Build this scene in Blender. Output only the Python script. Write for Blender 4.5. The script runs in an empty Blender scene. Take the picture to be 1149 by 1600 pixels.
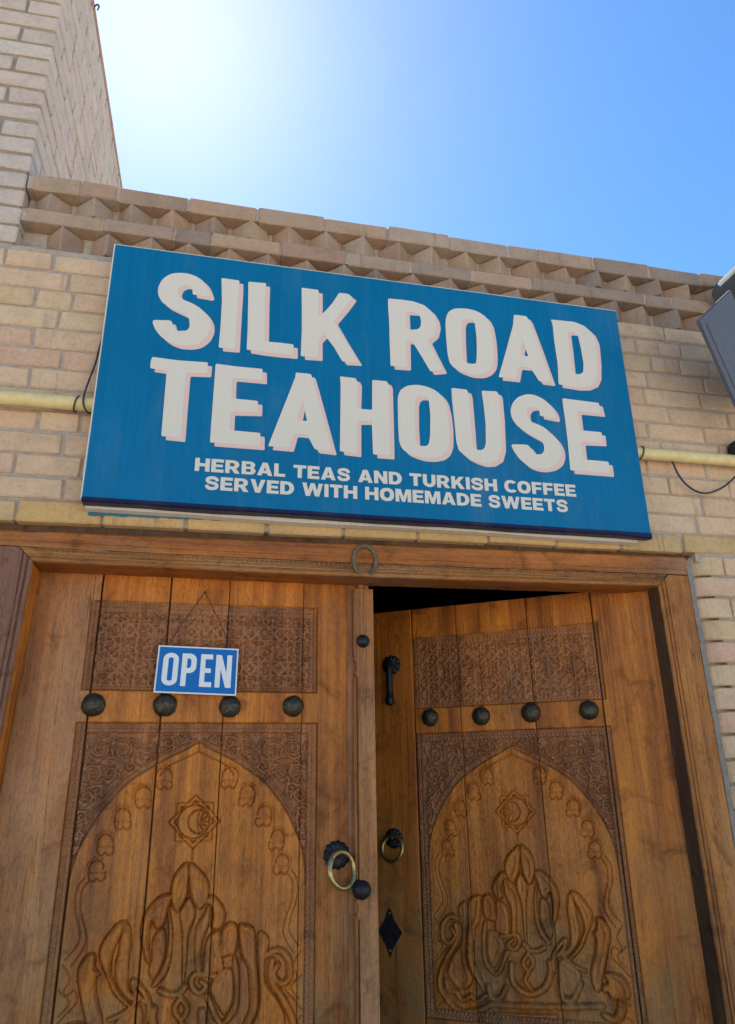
import bpy, bmesh, math, random
import numpy as np
from mathutils import Vector, Matrix
from mathutils.geometry import tessellate_polygon

random.seed(7)
rng = np.random.RandomState(11)
scene = bpy.context.scene
COL = scene.collection

# ------------------------------------------------------------------ camera
cam_data = bpy.data.cameras.new('camera')
cam = bpy.data.objects.new('camera', cam_data)
COL.objects.link(cam)
cam_data.sensor_fit = 'VERTICAL'
cam_data.sensor_height = 24.0
cam_data.lens = 17.212
cam_data.clip_start = 0.05
cam_data.clip_end = 1000.0
CAMROT = [[0.976202, -0.06393, -0.207228], [-0.216432, -0.347541, -0.912344], [-0.013694, 0.935483, -0.353107]]
cam.matrix_world = Matrix.Translation((0.0, -2.26, 1.55)) @ Matrix(CAMROT).to_4x4()
scene.camera = cam

# ------------------------------------------------------------------ sky and sun
SUN_EL, SUN_AZ = math.radians(53.5), math.radians(-9.1)      # azimuth from +Y towards +X
world = bpy.data.worlds.new('World')
scene.world = world
world.use_nodes = True
wn = world.node_tree.nodes
wl = world.node_tree.links
bg = wn['Background']
sky = wn.new('ShaderNodeTexSky')
sky.sky_type = 'NISHITA'
sky.sun_disc = False
sky.sun_elevation = SUN_EL
sky.sun_rotation = SUN_AZ
sky.altitude = 100
sky.air_density = 1.0
sky.dust_density = 0.24
sky.ozone_density = 1.5
hsv = wn.new('ShaderNodeHueSaturation')                      # deeper blue of the whole sky, as the phone recorded it
hsv.inputs['Saturation'].default_value = 1.28
hsv.inputs['Hue'].default_value = 0.5
wl.new(sky.outputs['Color'], hsv.inputs['Color'])
wl.new(hsv.outputs['Color'], bg.inputs['Color'])
bg.inputs['Strength'].default_value = 0.086
sun_data = bpy.data.lights.new('sun', 'SUN')
sun_data.energy = 5.0
sun_data.angle = math.radians(0.5)
sun_data.color = (1.0, 0.95, 0.86)
sun = bpy.data.objects.new('sun', sun_data)
COL.objects.link(sun)
sdir = Vector((math.sin(SUN_AZ) * math.cos(SUN_EL), math.cos(SUN_AZ) * math.cos(SUN_EL), math.sin(SUN_EL)))
sun.rotation_euler = (-sdir).to_track_quat('-Z', 'Y').to_euler()
sun.location = (0, 6, 12)
scene.view_settings.view_transform = 'Standard'
scene.view_settings.look = 'None'
scene.view_settings.exposure = 1.52
scene.view_settings.gamma = 1.0
scene.view_settings.use_curve_mapping = False
scene.render.engine = 'CYCLES'

# ------------------------------------------------------------------ traced outlines in metres
LETTERS = [
 ('S', [(-0.1127,3.1569),(-0.0503,3.1533),(-0.0589,3.1823),(-0.0728,3.2106),(-0.0969,3.2305),(-0.128,3.2411),(-0.1619,3.2404),(-0.1931,3.2303),(-0.2171,3.2045),(-0.2283,3.1702),(-0.2264,3.1384),(-0.2112,3.111),(-0.1878,3.094),(-0.1574,3.0812),(-0.1308,3.0706),(-0.1162,3.0569),(-0.1128,3.0237),(-0.1209,3.0084),(-0.1515,3.002),(-0.1671,3.0163),(-0.1727,3.0413),(-0.2376,3.0353),(-0.2257,3.0016),(-0.2035,2.9739),(-0.1769,2.9556),(-0.1473,2.9464),(-0.1147,2.9476),(-0.0826,2.9579),(-0.055,2.9871),(-0.0436,3.0242),(-0.0462,3.0554),(-0.061,3.0828),(-0.085,3.1067),(-0.1121,3.121),(-0.1388,3.1295),(-0.1563,3.1397),(-0.1634,3.1608),(-0.1557,3.1814),(-0.1395,3.1909),(-0.1224,3.1889),(-0.1128,3.174)], []),
 ('I', [(-0.019,3.2404),(0.0438,3.2393),(0.0449,3.1981),(0.044,3.0817),(0.044,2.957),(-0.0125,2.9551),(-0.011,3.0287),(-0.0117,3.1428)], []),
 ('L', [(0.0749,3.2394),(0.1377,3.2425),(0.1379,3.1579),(0.1412,2.9996),(0.1979,3.0016),(0.2414,3.0005),(0.2423,2.9565),(0.1801,2.9553),(0.1306,2.9557),(0.0813,2.9592),(0.0811,3.0345),(0.078,3.1491)], []),
 ('K', [(0.2646,3.2428),(0.327,3.2422),(0.3278,3.1278),(0.3533,3.1571),(0.3775,3.1931),(0.402,3.2414),(0.435,3.2415),(0.4528,3.2285),(0.4183,3.1703),(0.3826,3.1166),(0.4181,3.0498),(0.4705,2.9569),(0.4139,2.9531),(0.382,3.0105),(0.3468,3.0566),(0.3283,3.032),(0.329,2.9597),(0.2667,2.9564),(0.2687,3.0599),(0.267,3.1531)], []),
 ('R', [(0.5854,3.2435),(0.6301,3.2462),(0.6815,3.2454),(0.7242,3.2343),(0.7513,3.2109),(0.7671,3.1787),(0.7691,3.1497),(0.7594,3.1096),(0.7326,3.082),(0.7574,3.0236),(0.7839,2.9623),(0.7351,2.951),(0.7062,3.0078),(0.6768,3.0605),(0.6666,3.0686),(0.6508,3.0713),(0.6482,2.9589),(0.5878,2.9562),(0.5869,3.0488),(0.5872,3.1438),(0.5852,3.2017)], [(0.652,3.1952),(0.6883,3.198),(0.7058,3.1848),(0.7091,3.1608),(0.7051,3.136),(0.694,3.1239),(0.6523,3.1163)]),
 ('O', [(0.8069,3.1942),(0.8193,3.2207),(0.8421,3.2365),(0.8868,3.2445),(0.931,3.2393),(0.9653,3.2191),(0.9808,3.1888),(0.987,3.1254),(0.9857,3.0524),(0.9801,3.0086),(0.9602,2.9778),(0.9286,2.96),(0.8854,2.9558),(0.8477,2.9667),(0.825,2.978),(0.811,2.995),(0.8044,3.0295),(0.8024,3.1105),(0.8029,3.1592)], [(0.8674,3.1681),(0.8744,3.1888),(0.8881,3.1957),(0.9102,3.1963),(0.9202,3.1804),(0.9224,3.1168),(0.9182,3.0438),(0.9126,3.0075),(0.9015,3.0028),(0.8756,3.0029),(0.8628,3.0179),(0.8642,3.0946)]),
 ('A', [(1.0824,3.2433),(1.1328,3.2438),(1.1436,3.2265),(1.1746,3.1032),(1.208,2.9595),(1.1574,2.9599),(1.1273,3.0155),(1.079,3.0135),(1.0656,2.9587),(0.9964,2.9586),(1.0374,3.0807),(1.0743,3.1942)], [(1.1068,3.1289),(1.1151,3.098),(1.1244,3.0635),(1.0916,3.0633)]),
 ('D', [(1.2356,3.243),(1.2827,3.2445),(1.3347,3.2456),(1.3759,3.2332),(1.4054,3.2039),(1.4168,3.1646),(1.4115,3.0737),(1.4026,3.0087),(1.3842,2.975),(1.3495,2.9566),(1.303,2.9513),(1.2355,2.9556),(1.2415,3.0479),(1.2388,3.1463),(1.2407,3.2172)], [(1.2993,3.1947),(1.3286,3.1961),(1.3433,3.1813),(1.3477,3.1304),(1.3505,3.0612),(1.344,3.0212),(1.3312,3.0114),(1.3101,3.0085),(1.2969,3.0205),(1.2993,3.1093)]),
 ('T', [(-0.2236,2.8923),(-0.1429,2.8892),(-0.0437,2.8929),(-0.0451,2.8503),(-0.1113,2.8452),(-0.1114,2.727),(-0.1109,2.6055),(-0.1715,2.6071),(-0.1725,2.7205),(-0.1736,2.8448),(-0.1983,2.8474),(-0.2263,2.8486),(-0.227,2.8741)], []),
 ('E', [(-0.0187,2.8912),(0.0577,2.8891),(0.1378,2.8901),(0.1403,2.8451),(0.0388,2.8442),(0.0404,2.7661),(0.1273,2.7654),(0.1286,2.7227),(0.0401,2.7158),(0.0408,2.6485),(0.1395,2.6478),(0.1409,2.5995),(-0.0198,2.5987),(-0.0191,2.7505),(-0.0188,2.8666)], []),
 ('A', [(0.2502,2.8894),(0.3033,2.8896),(0.3089,2.8736),(0.3402,2.7552),(0.3794,2.6021),(0.32,2.6047),(0.2936,2.6565),(0.2487,2.6569),(0.236,2.6018),(0.166,2.6024),(0.2063,2.7315),(0.2506,2.8733)], [(0.275,2.785),(0.2844,2.7493),(0.2928,2.7066),(0.2618,2.7073)]),
 ('H', [(0.4042,2.8924),(0.4609,2.8913),(0.4681,2.8742),(0.4644,2.7721),(0.5177,2.7728),(0.5196,2.8915),(0.5723,2.8924),(0.579,2.8793),(0.579,2.7304),(0.578,2.6041),(0.518,2.6035),(0.5156,2.729),(0.464,2.7238),(0.4629,2.6024),(0.4041,2.6052),(0.4063,2.7375),(0.4073,2.8622)], []),
 ('O', [(0.6101,2.8314),(0.6204,2.863),(0.6467,2.8834),(0.6857,2.8916),(0.7244,2.8865),(0.7585,2.8713),(0.7811,2.8454),(0.7915,2.7949),(0.7947,2.7351),(0.7911,2.6712),(0.7808,2.6389),(0.7585,2.6169),(0.7245,2.6073),(0.6869,2.6062),(0.6541,2.6143),(0.6316,2.6233),(0.6176,2.6375),(0.6102,2.6633),(0.6087,2.7259)], [(0.672,2.8149),(0.677,2.8341),(0.6881,2.8437),(0.714,2.8451),(0.7241,2.8298),(0.7271,2.7744),(0.7221,2.6918),(0.7165,2.662),(0.7077,2.6523),(0.6845,2.6502),(0.6703,2.66),(0.6689,2.7318)]),
 ('U', [(0.8113,2.8925),(0.8697,2.8919),(0.8748,2.8747),(0.8759,2.785),(0.8767,2.6678),(0.8889,2.6553),(0.9061,2.6537),(0.9197,2.6626),(0.9265,2.6837),(0.9312,2.7579),(0.9298,2.8282),(0.9257,2.8938),(0.9845,2.8975),(0.9912,2.8852),(0.9913,2.7873),(0.986,2.6709),(0.9716,2.6288),(0.9417,2.6082),(0.911,2.6034),(0.8772,2.6116),(0.8481,2.6247),(0.8239,2.6472),(0.8171,2.6781),(0.8139,2.7693),(0.8106,2.8486)], []),
 ('S', [(1.1445,2.8143),(1.2096,2.8072),(1.2066,2.839),(1.1895,2.865),(1.1674,2.8859),(1.1334,2.8994),(1.1026,2.8997),(1.0661,2.8841),(1.0419,2.8561),(1.0303,2.823),(1.034,2.7917),(1.0508,2.7642),(1.079,2.7446),(1.1158,2.7258),(1.1384,2.7146),(1.1487,2.6978),(1.147,2.6734),(1.1369,2.6593),(1.1088,2.656),(1.1016,2.6693),(1.0876,2.6922),(1.0206,2.6882),(1.0289,2.6628),(1.0473,2.6341),(1.0746,2.6106),(1.1033,2.6022),(1.1373,2.602),(1.1725,2.6123),(1.2008,2.6343),(1.2126,2.6616),(1.2141,2.6927),(1.2039,2.7185),(1.181,2.7477),(1.1551,2.7699),(1.1257,2.7806),(1.1047,2.7875),(1.0932,2.8022),(1.0932,2.825),(1.1036,2.8421),(1.1217,2.8486),(1.139,2.8458),(1.1461,2.8305)], []),
 ('E', [(1.2436,2.8974),(1.3029,2.8959),(1.3915,2.8936),(1.3959,2.8494),(1.2993,2.8487),(1.2984,2.7703),(1.3859,2.7706),(1.3844,2.7271),(1.299,2.7228),(1.2979,2.6523),(1.3971,2.6524),(1.3975,2.6056),(1.2406,2.605),(1.2443,2.7267),(1.2441,2.8176),(1.2428,2.8637)], []),
]
LEAVES = [
 (7, [(-0.0071,1.3572),(0.0233,1.3381),(0.046,1.3117),(0.0525,1.2819),(0.0464,1.2563),(0.0297,1.2367),(0.0117,1.2572),(-0.0013,1.2904)]),
 (8, [(-0.01,1.3572),(-0.0325,1.3444),(-0.0481,1.3169),(-0.0516,1.2804),(-0.0461,1.2513),(-0.0306,1.2347),(-0.0163,1.2542),(-0.0071,1.2868)]),
 (6, [(-0.0014,1.2684),(-0.0224,1.2327),(-0.0124,1.1751),(-0.0033,1.0559),(0.001,1.1042),(0.0028,1.1746),(0.0183,1.2279)]),
 (6, [(0.0594,1.2726),(0.0835,1.2554),(0.101,1.2256),(0.0979,1.2002),(0.0828,1.1844),(0.0657,1.194),(0.0695,1.2229),(0.0572,1.2487),(0.0405,1.2528)]),
 (7, [(0.0572,1.2487),(0.0429,1.2236),(0.0251,1.1953),(0.0233,1.1454),(0.0301,1.0889),(0.0441,1.0883),(0.0399,1.1377),(0.0471,1.173),(0.0587,1.205)]),
 (4, [(0.0912,1.1805),(0.0633,1.1725),(0.0515,1.1443),(0.0509,1.102),(0.0549,1.0773),(0.0828,1.0795),(0.1025,1.0856),(0.0978,1.1212),(0.0941,1.1427)]),
 (7, [(0.1357,1.1917),(0.1143,1.2015),(0.099,1.1857),(0.0951,1.157),(0.0981,1.1176),(0.1162,1.1204),(0.1323,1.1233),(0.1404,1.1553)]),
 (6, [(0.1326,1.1198),(0.131,1.0843),(0.1382,1.0418),(0.1369,1.0036),(0.1152,0.9705),(0.1082,0.9573),(0.124,0.9598),(0.1462,0.9858),(0.1491,1.0308),(0.1466,1.0836)]),
 (4, [(0.127,1.0845),(0.0947,1.0825),(0.0729,1.0521),(0.0746,1.0312),(0.0973,0.9955),(0.1127,0.9775),(0.1293,0.9972),(0.1346,1.035)]),
 (7, [(0.1869,1.1755),(0.1605,1.1946),(0.1422,1.1879),(0.1532,1.1189),(0.1717,1.0896),(0.1786,1.0468),(0.1821,0.9942),(0.1702,0.9604),(0.1473,0.9142),(0.152,0.9037),(0.1815,0.9425),(0.2029,0.9895),(0.2003,1.0634),(0.1936,1.1029)]),
 (4, [(0.2283,1.1521),(0.2037,1.1749),(0.1967,1.1533),(0.2008,1.0883),(0.2055,1.0454),(0.207,0.9893),(0.1896,0.942),(0.212,0.9098),(0.2447,0.9076),(0.2642,0.927),(0.2793,0.9537),(0.2601,1.0003),(0.2242,1.0445),(0.2191,1.0946)]),
 (8, [(-0.0497,1.276),(-0.0749,1.2782),(-0.1012,1.2578),(-0.1209,1.2263),(-0.1253,1.1853),(-0.1138,1.1411),(-0.1026,1.1158),(-0.0974,1.1156),(-0.1036,1.1594),(-0.1003,1.213),(-0.0843,1.1934),(-0.0676,1.2024),(-0.0597,1.231)]),
 (4, [(-0.0649,1.1928),(-0.0803,1.1885),(-0.092,1.1653),(-0.0911,1.1216),(-0.0949,1.0908),(-0.0827,1.0719),(-0.0678,1.0958),(-0.0568,1.1263),(-0.0576,1.164)]),
 (6, [(-0.0584,1.247),(-0.0504,1.1891),(-0.051,1.1324),(-0.0657,1.0926),(-0.0849,1.0597),(-0.0742,1.0562),(-0.0479,1.0887),(-0.0396,1.1382),(-0.0428,1.1952)]),
 (8, [(-0.1666,1.2165),(-0.1869,1.214),(-0.2082,1.1912),(-0.2253,1.164),(-0.2284,1.1334),(-0.2067,1.0899),(-0.1817,1.0466),(-0.1447,1.0146),(-0.1383,1.0173),(-0.1723,1.0521),(-0.1973,1.0956),(-0.1974,1.126),(-0.1907,1.1565),(-0.1771,1.1871)]),
 (5, [(-0.1565,1.2021),(-0.1692,1.2087),(-0.1778,1.1777),(-0.1791,1.1437),(-0.1845,1.1163),(-0.1801,1.0766),(-0.1578,1.0423),(-0.1287,1.0227),(-0.1093,1.0307),(-0.1456,1.0537),(-0.1525,1.118),(-0.1503,1.1612)]),
 (8, [(-0.2426,1.1401),(-0.2593,1.1408),(-0.2762,1.1172),(-0.279,1.0873),(-0.2672,1.0451),(-0.2519,1.0002),(-0.2418,0.9704),(-0.233,0.938),(-0.2173,0.9283),(-0.2073,0.9537),(-0.2081,0.9887),(-0.2277,1.043),(-0.2327,1.0851),(-0.2238,1.0938),(-0.2389,1.1096)]),
 (7, [(-0.2498,0.9825),(-0.2855,0.9847),(-0.3094,0.9718),(-0.3208,0.9382),(-0.3146,0.9151),(-0.2891,0.9133),(-0.2634,0.9115),(-0.253,0.9307),(-0.2397,0.927),(-0.239,0.9471),(-0.2563,0.9568)]),
 (6, [(-0.2823,0.91),(-0.3035,0.903),(-0.2998,0.8747),(-0.281,0.8509),(-0.249,0.847),(-0.2255,0.8634),(-0.2334,0.8753),(-0.2609,0.8661),(-0.2758,0.8841)]),
 (4, [(-0.1108,1.0127),(-0.1403,1.0055),(-0.1736,0.9749),(-0.1563,0.9387),(-0.1334,0.911),(-0.1076,0.9179),(-0.1004,0.9615)]),
]
STEMS = [
 (8, 7, 6, [(0.2206,1.1142),(0.2564,1.1253),(0.2857,1.099),(0.288,1.0553),(0.2646,1.0428),(0.243,1.0667),(0.2549,1.0878)]),
 (7, 9, 6, [(0.2396,1.1009),(0.2363,1.0578),(0.2742,1.0007),(0.3021,0.9506),(0.3046,0.9026),(0.2779,0.866)]),
 (7, 7, 6, [(0.2853,0.9277),(0.276,0.9015),(0.2513,0.8973)]),
 (7, 7, 6, [(0.2458,0.8947),(0.228,0.8754),(0.1991,0.8891)]),
 (7, 7, 6, [(0.1956,0.8894),(0.1758,0.8751),(0.1483,0.8927)]),
 (9, 9, 6, [(0.0519,0.9894),(0.0531,0.9426),(0.0235,0.9128),(-0.0161,0.9098),(-0.0564,0.9336),(-0.0761,0.9738),(-0.0764,1.0026)]),
 (6, 6, 5, [(-0.0067,1.025),(0.0126,0.9975),(-0.0022,0.9762),(-0.0211,0.9995),(-0.0067,1.025)]),
 (7, 5, 6, [(0.0817,1.0713),(0.0294,1.0786),(0.019,1.0563),(0.04,1.0344),(0.0594,1.0483),(0.0446,1.061)]),
 (7, 5, 5, [(0.0648,1.0241),(0.077,0.9997),(0.0932,0.9693),(0.1114,0.9552)]),
 (7, 5, 6, [(-0.0886,0.9803),(-0.0882,1.0091),(-0.1011,1.0389),(-0.1342,1.0727),(-0.1267,1.0461),(-0.0993,1.0213)]),
 (5, 5, 4, [(-0.1137,1.0337),(-0.1492,1.0011),(-0.189,0.9852)]),
 (8, 8, 5, [(0.1368,0.9197),(0.13,0.8899),(0.1008,0.8885),(0.0766,0.9208)]),
 (8, 8, 5, [(-0.1053,0.9414),(-0.1097,0.9034),(-0.1381,0.8998),(-0.1702,0.9485)]),
 (6, 6, 5, [(-0.0016,0.9692),(0.0106,0.9453),(-0.0074,0.9235)]),
 (9, 9, 5, [(0.135,0.8688),(0.0072,0.8725),(-0.1168,0.8794),(-0.231,0.89)]),
 (6, 6, 4, [(0.1165,0.8433),(0.0162,0.8453),(-0.0818,0.8512)]),
 (8, 8, 5, [(0.2677,0.858),(0.2336,0.8401),(0.1706,0.8507),(0.1351,0.8676)]),
 (7, 7, 5, [(0.0045,1.0511),(-0.0142,1.0343),(-0.0412,1.0357),(-0.0621,1.0456)]),
]
JOINTS = [([-0.748,-0.591],[1.793]),([-0.532],[1.648,1.751,1.855]),([-0.63,-0.51],[1.704,1.834,1.972]),([-0.545],[1.674,1.934]),([-0.615],[1.648,1.904]),([-0.516],[1.745,2.013]),([-0.606],[1.636,1.891]),([-0.514],[1.681]),([-0.558,-0.429],[1.607,1.862]),([-0.473],[1.688,1.952]),([-0.605,-0.408],[1.817]),([-0.454],[1.78]),([-0.58,-0.331],[1.452,1.707])]

# ------------------------------------------------------------------ materials
def new_mat(name):
    m = bpy.data.materials.new(name)
    m.use_nodes = True
    nt = m.node_tree
    return m, nt, nt.nodes['Principled BSDF']

class N:
    """small helper for node graphs"""
    def __init__(self, nt):
        self.nt = nt
        self.tc = nt.nodes.new('ShaderNodeTexCoord')
        self.oi = nt.nodes.new('ShaderNodeObjectInfo')
    def link(self, a, b): self.nt.links.new(a, b)
    def coords(self, scale, offset=True):
        mp = self.nt.nodes.new('ShaderNodeMapping')
        mp.inputs['Scale'].default_value = scale
        if offset:
            ml = self.nt.nodes.new('ShaderNodeVectorMath'); ml.operation = 'SCALE'
            ml.inputs[0].default_value = (37.0, 61.0, 23.0)
            self.link(self.oi.outputs['Random'], ml.inputs['Scale'])
            ad = self.nt.nodes.new('ShaderNodeVectorMath'); ad.operation = 'ADD'
            self.link(self.tc.outputs['Object'], ad.inputs[0])
            self.link(ml.outputs[0], ad.inputs[1])
            self.link(ad.outputs[0], mp.inputs['Vector'])
        else:
            self.link(self.tc.outputs['Object'], mp.inputs['Vector'])
        return mp.outputs['Vector']
    def noise(self, vec, scale=1.0, detail=6.0, rough=0.55, dist=0.0):
        n = self.nt.nodes.new('ShaderNodeTexNoise')
        n.inputs['Scale'].default_value = scale
        n.inputs['Detail'].default_value = detail
        n.inputs['Roughness'].default_value = rough
        n.inputs['Distortion'].default_value = dist
        self.link(vec, n.inputs['Vector'])
        return n.outputs['Fac']
    def ramp(self, fac, stops):
        r = self.nt.nodes.new('ShaderNodeValToRGB')
        els = r.color_ramp.elements
        while len(els) < len(stops): els.new(0.5)
        for e, (p, c) in zip(els, stops):
            e.position = p
            e.color = (c[0], c[1], c[2], 1) if hasattr(c, '__len__') else (c, c, c, 1)
        self.link(fac, r.inputs['Fac'])
        return r.outputs['Color']
    def mix(self, fac, a, b, mode='MIX'):
        m = self.nt.nodes.new('ShaderNodeMix'); m.data_type = 'RGBA'; m.blend_type = mode
        for s, v in ((m.inputs[0], fac), (m.inputs[6], a), (m.inputs[7], b)):
            if hasattr(v, 'default_value') or hasattr(v, 'is_linked'): self.link(v, s)
            elif hasattr(v, '__len__'): s.default_value = (v[0], v[1], v[2], 1)
            else: s.default_value = v
        return m.outputs[2]
    def bump(self, h, strength, dist, prev=None):
        b = self.nt.nodes.new('ShaderNodeBump')
        b.inputs['Strength'].default_value = strength
        b.inputs['Distance'].default_value = dist
        self.link(h, b.inputs['Height'])
        if prev is not None: self.link(prev, b.inputs['Normal'])
        return b.outputs['Normal']

def wood(name, axis, light, mid, dark, weather, weather_lo=0.5, weather_hi=0.75, rough=0.42, bump=0.35, old=0.0):
    m, nt, p = new_mat(name)
    n = N(nt)
    def st(across, along):
        return (along, across, across) if axis == 'x' else (across, across, along)
    g1 = n.noise(n.coords(st(16, 0.7)), 1.0, 9, 0.62, 0.6)
    g2 = n.noise(n.coords(st(150, 2.6)), 1.0, 5, 0.6)
    big = n.noise(n.coords(st(4.5, 1.6)), 1.0, 4, 0.55, 0.3)
    blot = n.noise(n.coords((9, 9, 9)), 1.0, 8, 0.68, 0.8)
    c = n.ramp(g1, [(0.28, dark), (0.47, mid), (0.66, light)])
    fine = n.ramp(g2, [(0.3, 0.62), (0.6, 1.0)])
    c = n.mix(0.75, c, fine, 'MULTIPLY')
    tone = n.ramp(n.oi.outputs['Random'], [(0.0, (0.80, 0.76, 0.74)), (0.5, (1.0, 0.97, 0.92)), (1.0, (1.12, 1.05, 0.90))])
    c = n.mix(1.0, c, tone, 'MULTIPLY')
    wfac = n.ramp(big, [(weather_lo, 0.0), (weather_hi, 0.85)])
    c = n.mix(wfac, c, weather)
    if old > 0:                       # grey, dry wood lower down where hands and rain have worn the varnish
        sx = nt.nodes.new('ShaderNodeSeparateXYZ'); n.link(n.tc.outputs['Object'], sx.inputs[0])
        hgt = nt.nodes.new('ShaderNodeMapRange'); n.link(sx.outputs['Z'], hgt.inputs['Value'])
        hgt.inputs['From Min'].default_value = 1.55; hgt.inputs['From Max'].default_value = 0.95
        wear = n.noise(n.coords((7, 7, 4)), 1.0, 7, 0.65, 0.5)
        wr = n.ramp(wear, [(0.38, 0.0), (0.62, 1.0)])
        wf = n.mix(1.0, wr, hgt.outputs[0], 'MULTIPLY')
        wf = n.mix(1.0, wf, (old, old, old), 'MULTIPLY')
        c = n.mix(wf, c, (0.235, 0.145, 0.058))
    age = n.noise(n.coords(st(8, 2.2)), 1.0, 7, 0.72, 0.5)
    c = n.mix(0.8, c, n.ramp(age, [(0.30, (0.42, 0.33, 0.30)), (0.48, (1.0, 0.96, 0.93)), (0.68, (1.22, 1.15, 1.05))]), 'MULTIPLY')
    scr = n.noise(n.coords(st(60, 14.0)), 1.0, 3, 0.5, 2.0)
    c = n.mix(n.ramp(scr, [(0.70, 0.0), (0.76, 0.30)]), c, (0.44, 0.30, 0.19))
    spots = n.ramp(blot, [(0.28, 0.30), (0.46, 1.0)])
    c = n.mix(0.85, c, spots, 'MULTIPLY')
    crk = n.noise(n.coords(st(34, 0.55)), 1.0, 3, 0.5, 0.2)         # drying cracks along the grain
    c = n.mix(0.8, c, n.ramp(crk, [(0.0, 1.0), (0.494, 1.0), (0.5, 0.25), (0.506, 1.0)]), 'MULTIPLY')
    craz = n.noise(n.coords(st(210, 60)), 1.0, 6, 0.75)             # crazed varnish and pores
    c = n.mix(0.8, c, n.ramp(craz, [(0.30, 0.50), (0.48, 1.0), (0.68, 1.25)]), 'MULTIPLY')
    n.link(c, p.inputs['Base Color'])
    rr = n.ramp(blot, [(0.3, min(1, rough + 0.25)), (0.7, rough)])
    n.link(rr, p.inputs['Roughness'])
    p.inputs['Specular IOR Level'].default_value = 0.32
    nb = n.bump(g2, bump, 0.0015)
    nb = n.bump(craz, 0.5, 0.0012, nb)
    nb = n.bump(g1, bump, 0.003, nb)
    n.link(nb, p.inputs['Normal'])
    return m

M = {}
OR_L, OR_M, OR_D = (0.62, 0.225, 0.028), (0.46, 0.150, 0.016), (0.21, 0.056, 0.008)
M['door'] = wood('varnished_door_wood', 'z', OR_L, OR_M, OR_D, (0.37, 0.155, 0.045), 0.58, 0.9, 0.42, 0.35, 0.75)
M['stile'] = wood('worn_stile_wood', 'z', (0.52, 0.22, 0.065), (0.41, 0.165, 0.046), (0.24, 0.085, 0.026), (0.42, 0.22, 0.105), 0.46, 0.72, 0.36, 0.35, 0.5)
M['carved'] = wood('bare_carved_wood', 'z', (0.40, 0.172, 0.07), (0.30, 0.122, 0.046), (0.175, 0.066, 0.026), (0.30, 0.16, 0.085), 0.5, 0.85, 0.34, 0.25, 0.6)
M['lintel'] = wood('lintel_wood', 'x', (0.50, 0.185, 0.032), (0.37, 0.125, 0.022), (0.20, 0.065, 0.016), (0.24, 0.125, 0.07), 0.5, 0.68, 0.42)
M['moulding'] = wood('weathered_moulding_wood', 'x', (0.44, 0.21, 0.06), (0.32, 0.14, 0.038), (0.15, 0.06, 0.02), (0.33, 0.20, 0.10), 0.5, 0.78, 0.55)
M['post'] = wood('post_wood', 'z', (0.48, 0.205, 0.045), (0.35, 0.138, 0.03), (0.16, 0.06, 0.018), (0.28, 0.17, 0.09), 0.52, 0.78, 0.5)
M['post_red'] = wood('reddish_weathered_post_wood', 'z', (0.27, 0.135, 0.085), (0.21, 0.10, 0.064), (0.13, 0.06, 0.04), (0.25, 0.165, 0.12), 0.45, 0.75, 0.5)
M['strip'] = wood('cover_strip_wood', 'z', (0.45, 0.20, 0.065), (0.35, 0.145, 0.042), (0.20, 0.075, 0.024), (0.36, 0.21, 0.11), 0.52, 0.85, 0.45)
M['dark_reveal'] = wood('dark_stained_wood_and_gap_shade', 'z', (0.12, 0.066, 0.036), (0.09, 0.05, 0.028), (0.055, 0.03, 0.018), (0.08, 0.055, 0.038), 0.6, 0.8, 0.6)  # real stain on the reveal; painted shade and dirt on the gap strip

def brick_mat(name, cols, dirt=0.35):
    m, nt, p = new_mat(name)
    n = N(nt)
    base = n.ramp(n.oi.outputs['Random'], [(i / (len(cols) - 1), c) for i, c in enumerate(cols)])
    v = n.coords((1, 1, 1))
    a = n.noise(v, 9, 6, 0.6)
    b = n.noise(v, 70, 8, 0.65)
    g = n.noise(v, 320, 3, 0.6)
    c = n.mix(0.55, base, n.ramp(a, [(0.3, (0.72, 0.70, 0.70)), (0.55, (1, 1, 1)), (0.75, (1.10, 1.06, 0.98))]), 'MULTIPLY')
    c = n.mix(0.5, c, n.ramp(b, [(0.3, 0.66), (0.55, 1.0)]), 'MULTIPLY')
    c = n.mix(0.35, c, n.ramp(g, [(0.35, 0.7), (0.6, 1.08)]), 'MULTIPLY')
    streak = n.noise(n.coords((26, 26, 2.0)), 1.0, 4, 0.6)
    c = n.mix(n.ramp(streak, [(0.60, 0.0), (0.72, dirt)]), c, (0.24, 0.16, 0.11))
    n.link(c, p.inputs['Base Color'])
    p.inputs['Roughness'].default_value = 0.9
    p.inputs['Specular IOR Level'].default_value = 0.2
    nb = n.bump(a, 0.6, 0.008)
    nb = n.bump(b, 0.6, 0.004, nb)
    nb = n.bump(g, 0.5, 0.0012, nb)
    n.link(nb, p.inputs['Normal'])
    return m

M['brick'] = brick_mat('buff_brick', [(0.62, 0.422, 0.262), (0.65, 0.445, 0.29), (0.65, 0.465, 0.295), (0.62, 0.395, 0.262), (0.67, 0.49, 0.32), (0.61, 0.43, 0.245)])
M['brick_warm'] = brick_mat('yellow_brick', [(0.58, 0.36, 0.15), (0.61, 0.40, 0.19), (0.55, 0.36, 0.16), (0.60, 0.42, 0.23)], 0.8)
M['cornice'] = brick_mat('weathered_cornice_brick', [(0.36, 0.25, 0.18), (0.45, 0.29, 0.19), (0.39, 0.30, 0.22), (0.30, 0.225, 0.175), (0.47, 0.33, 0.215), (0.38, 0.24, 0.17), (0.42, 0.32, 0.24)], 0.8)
M['tower'] = brick_mat('pale_tower_brick', [(0.52, 0.44, 0.36), (0.57, 0.48, 0.40), (0.55, 0.45, 0.38), (0.59, 0.51, 0.43)], 0.0)

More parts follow.
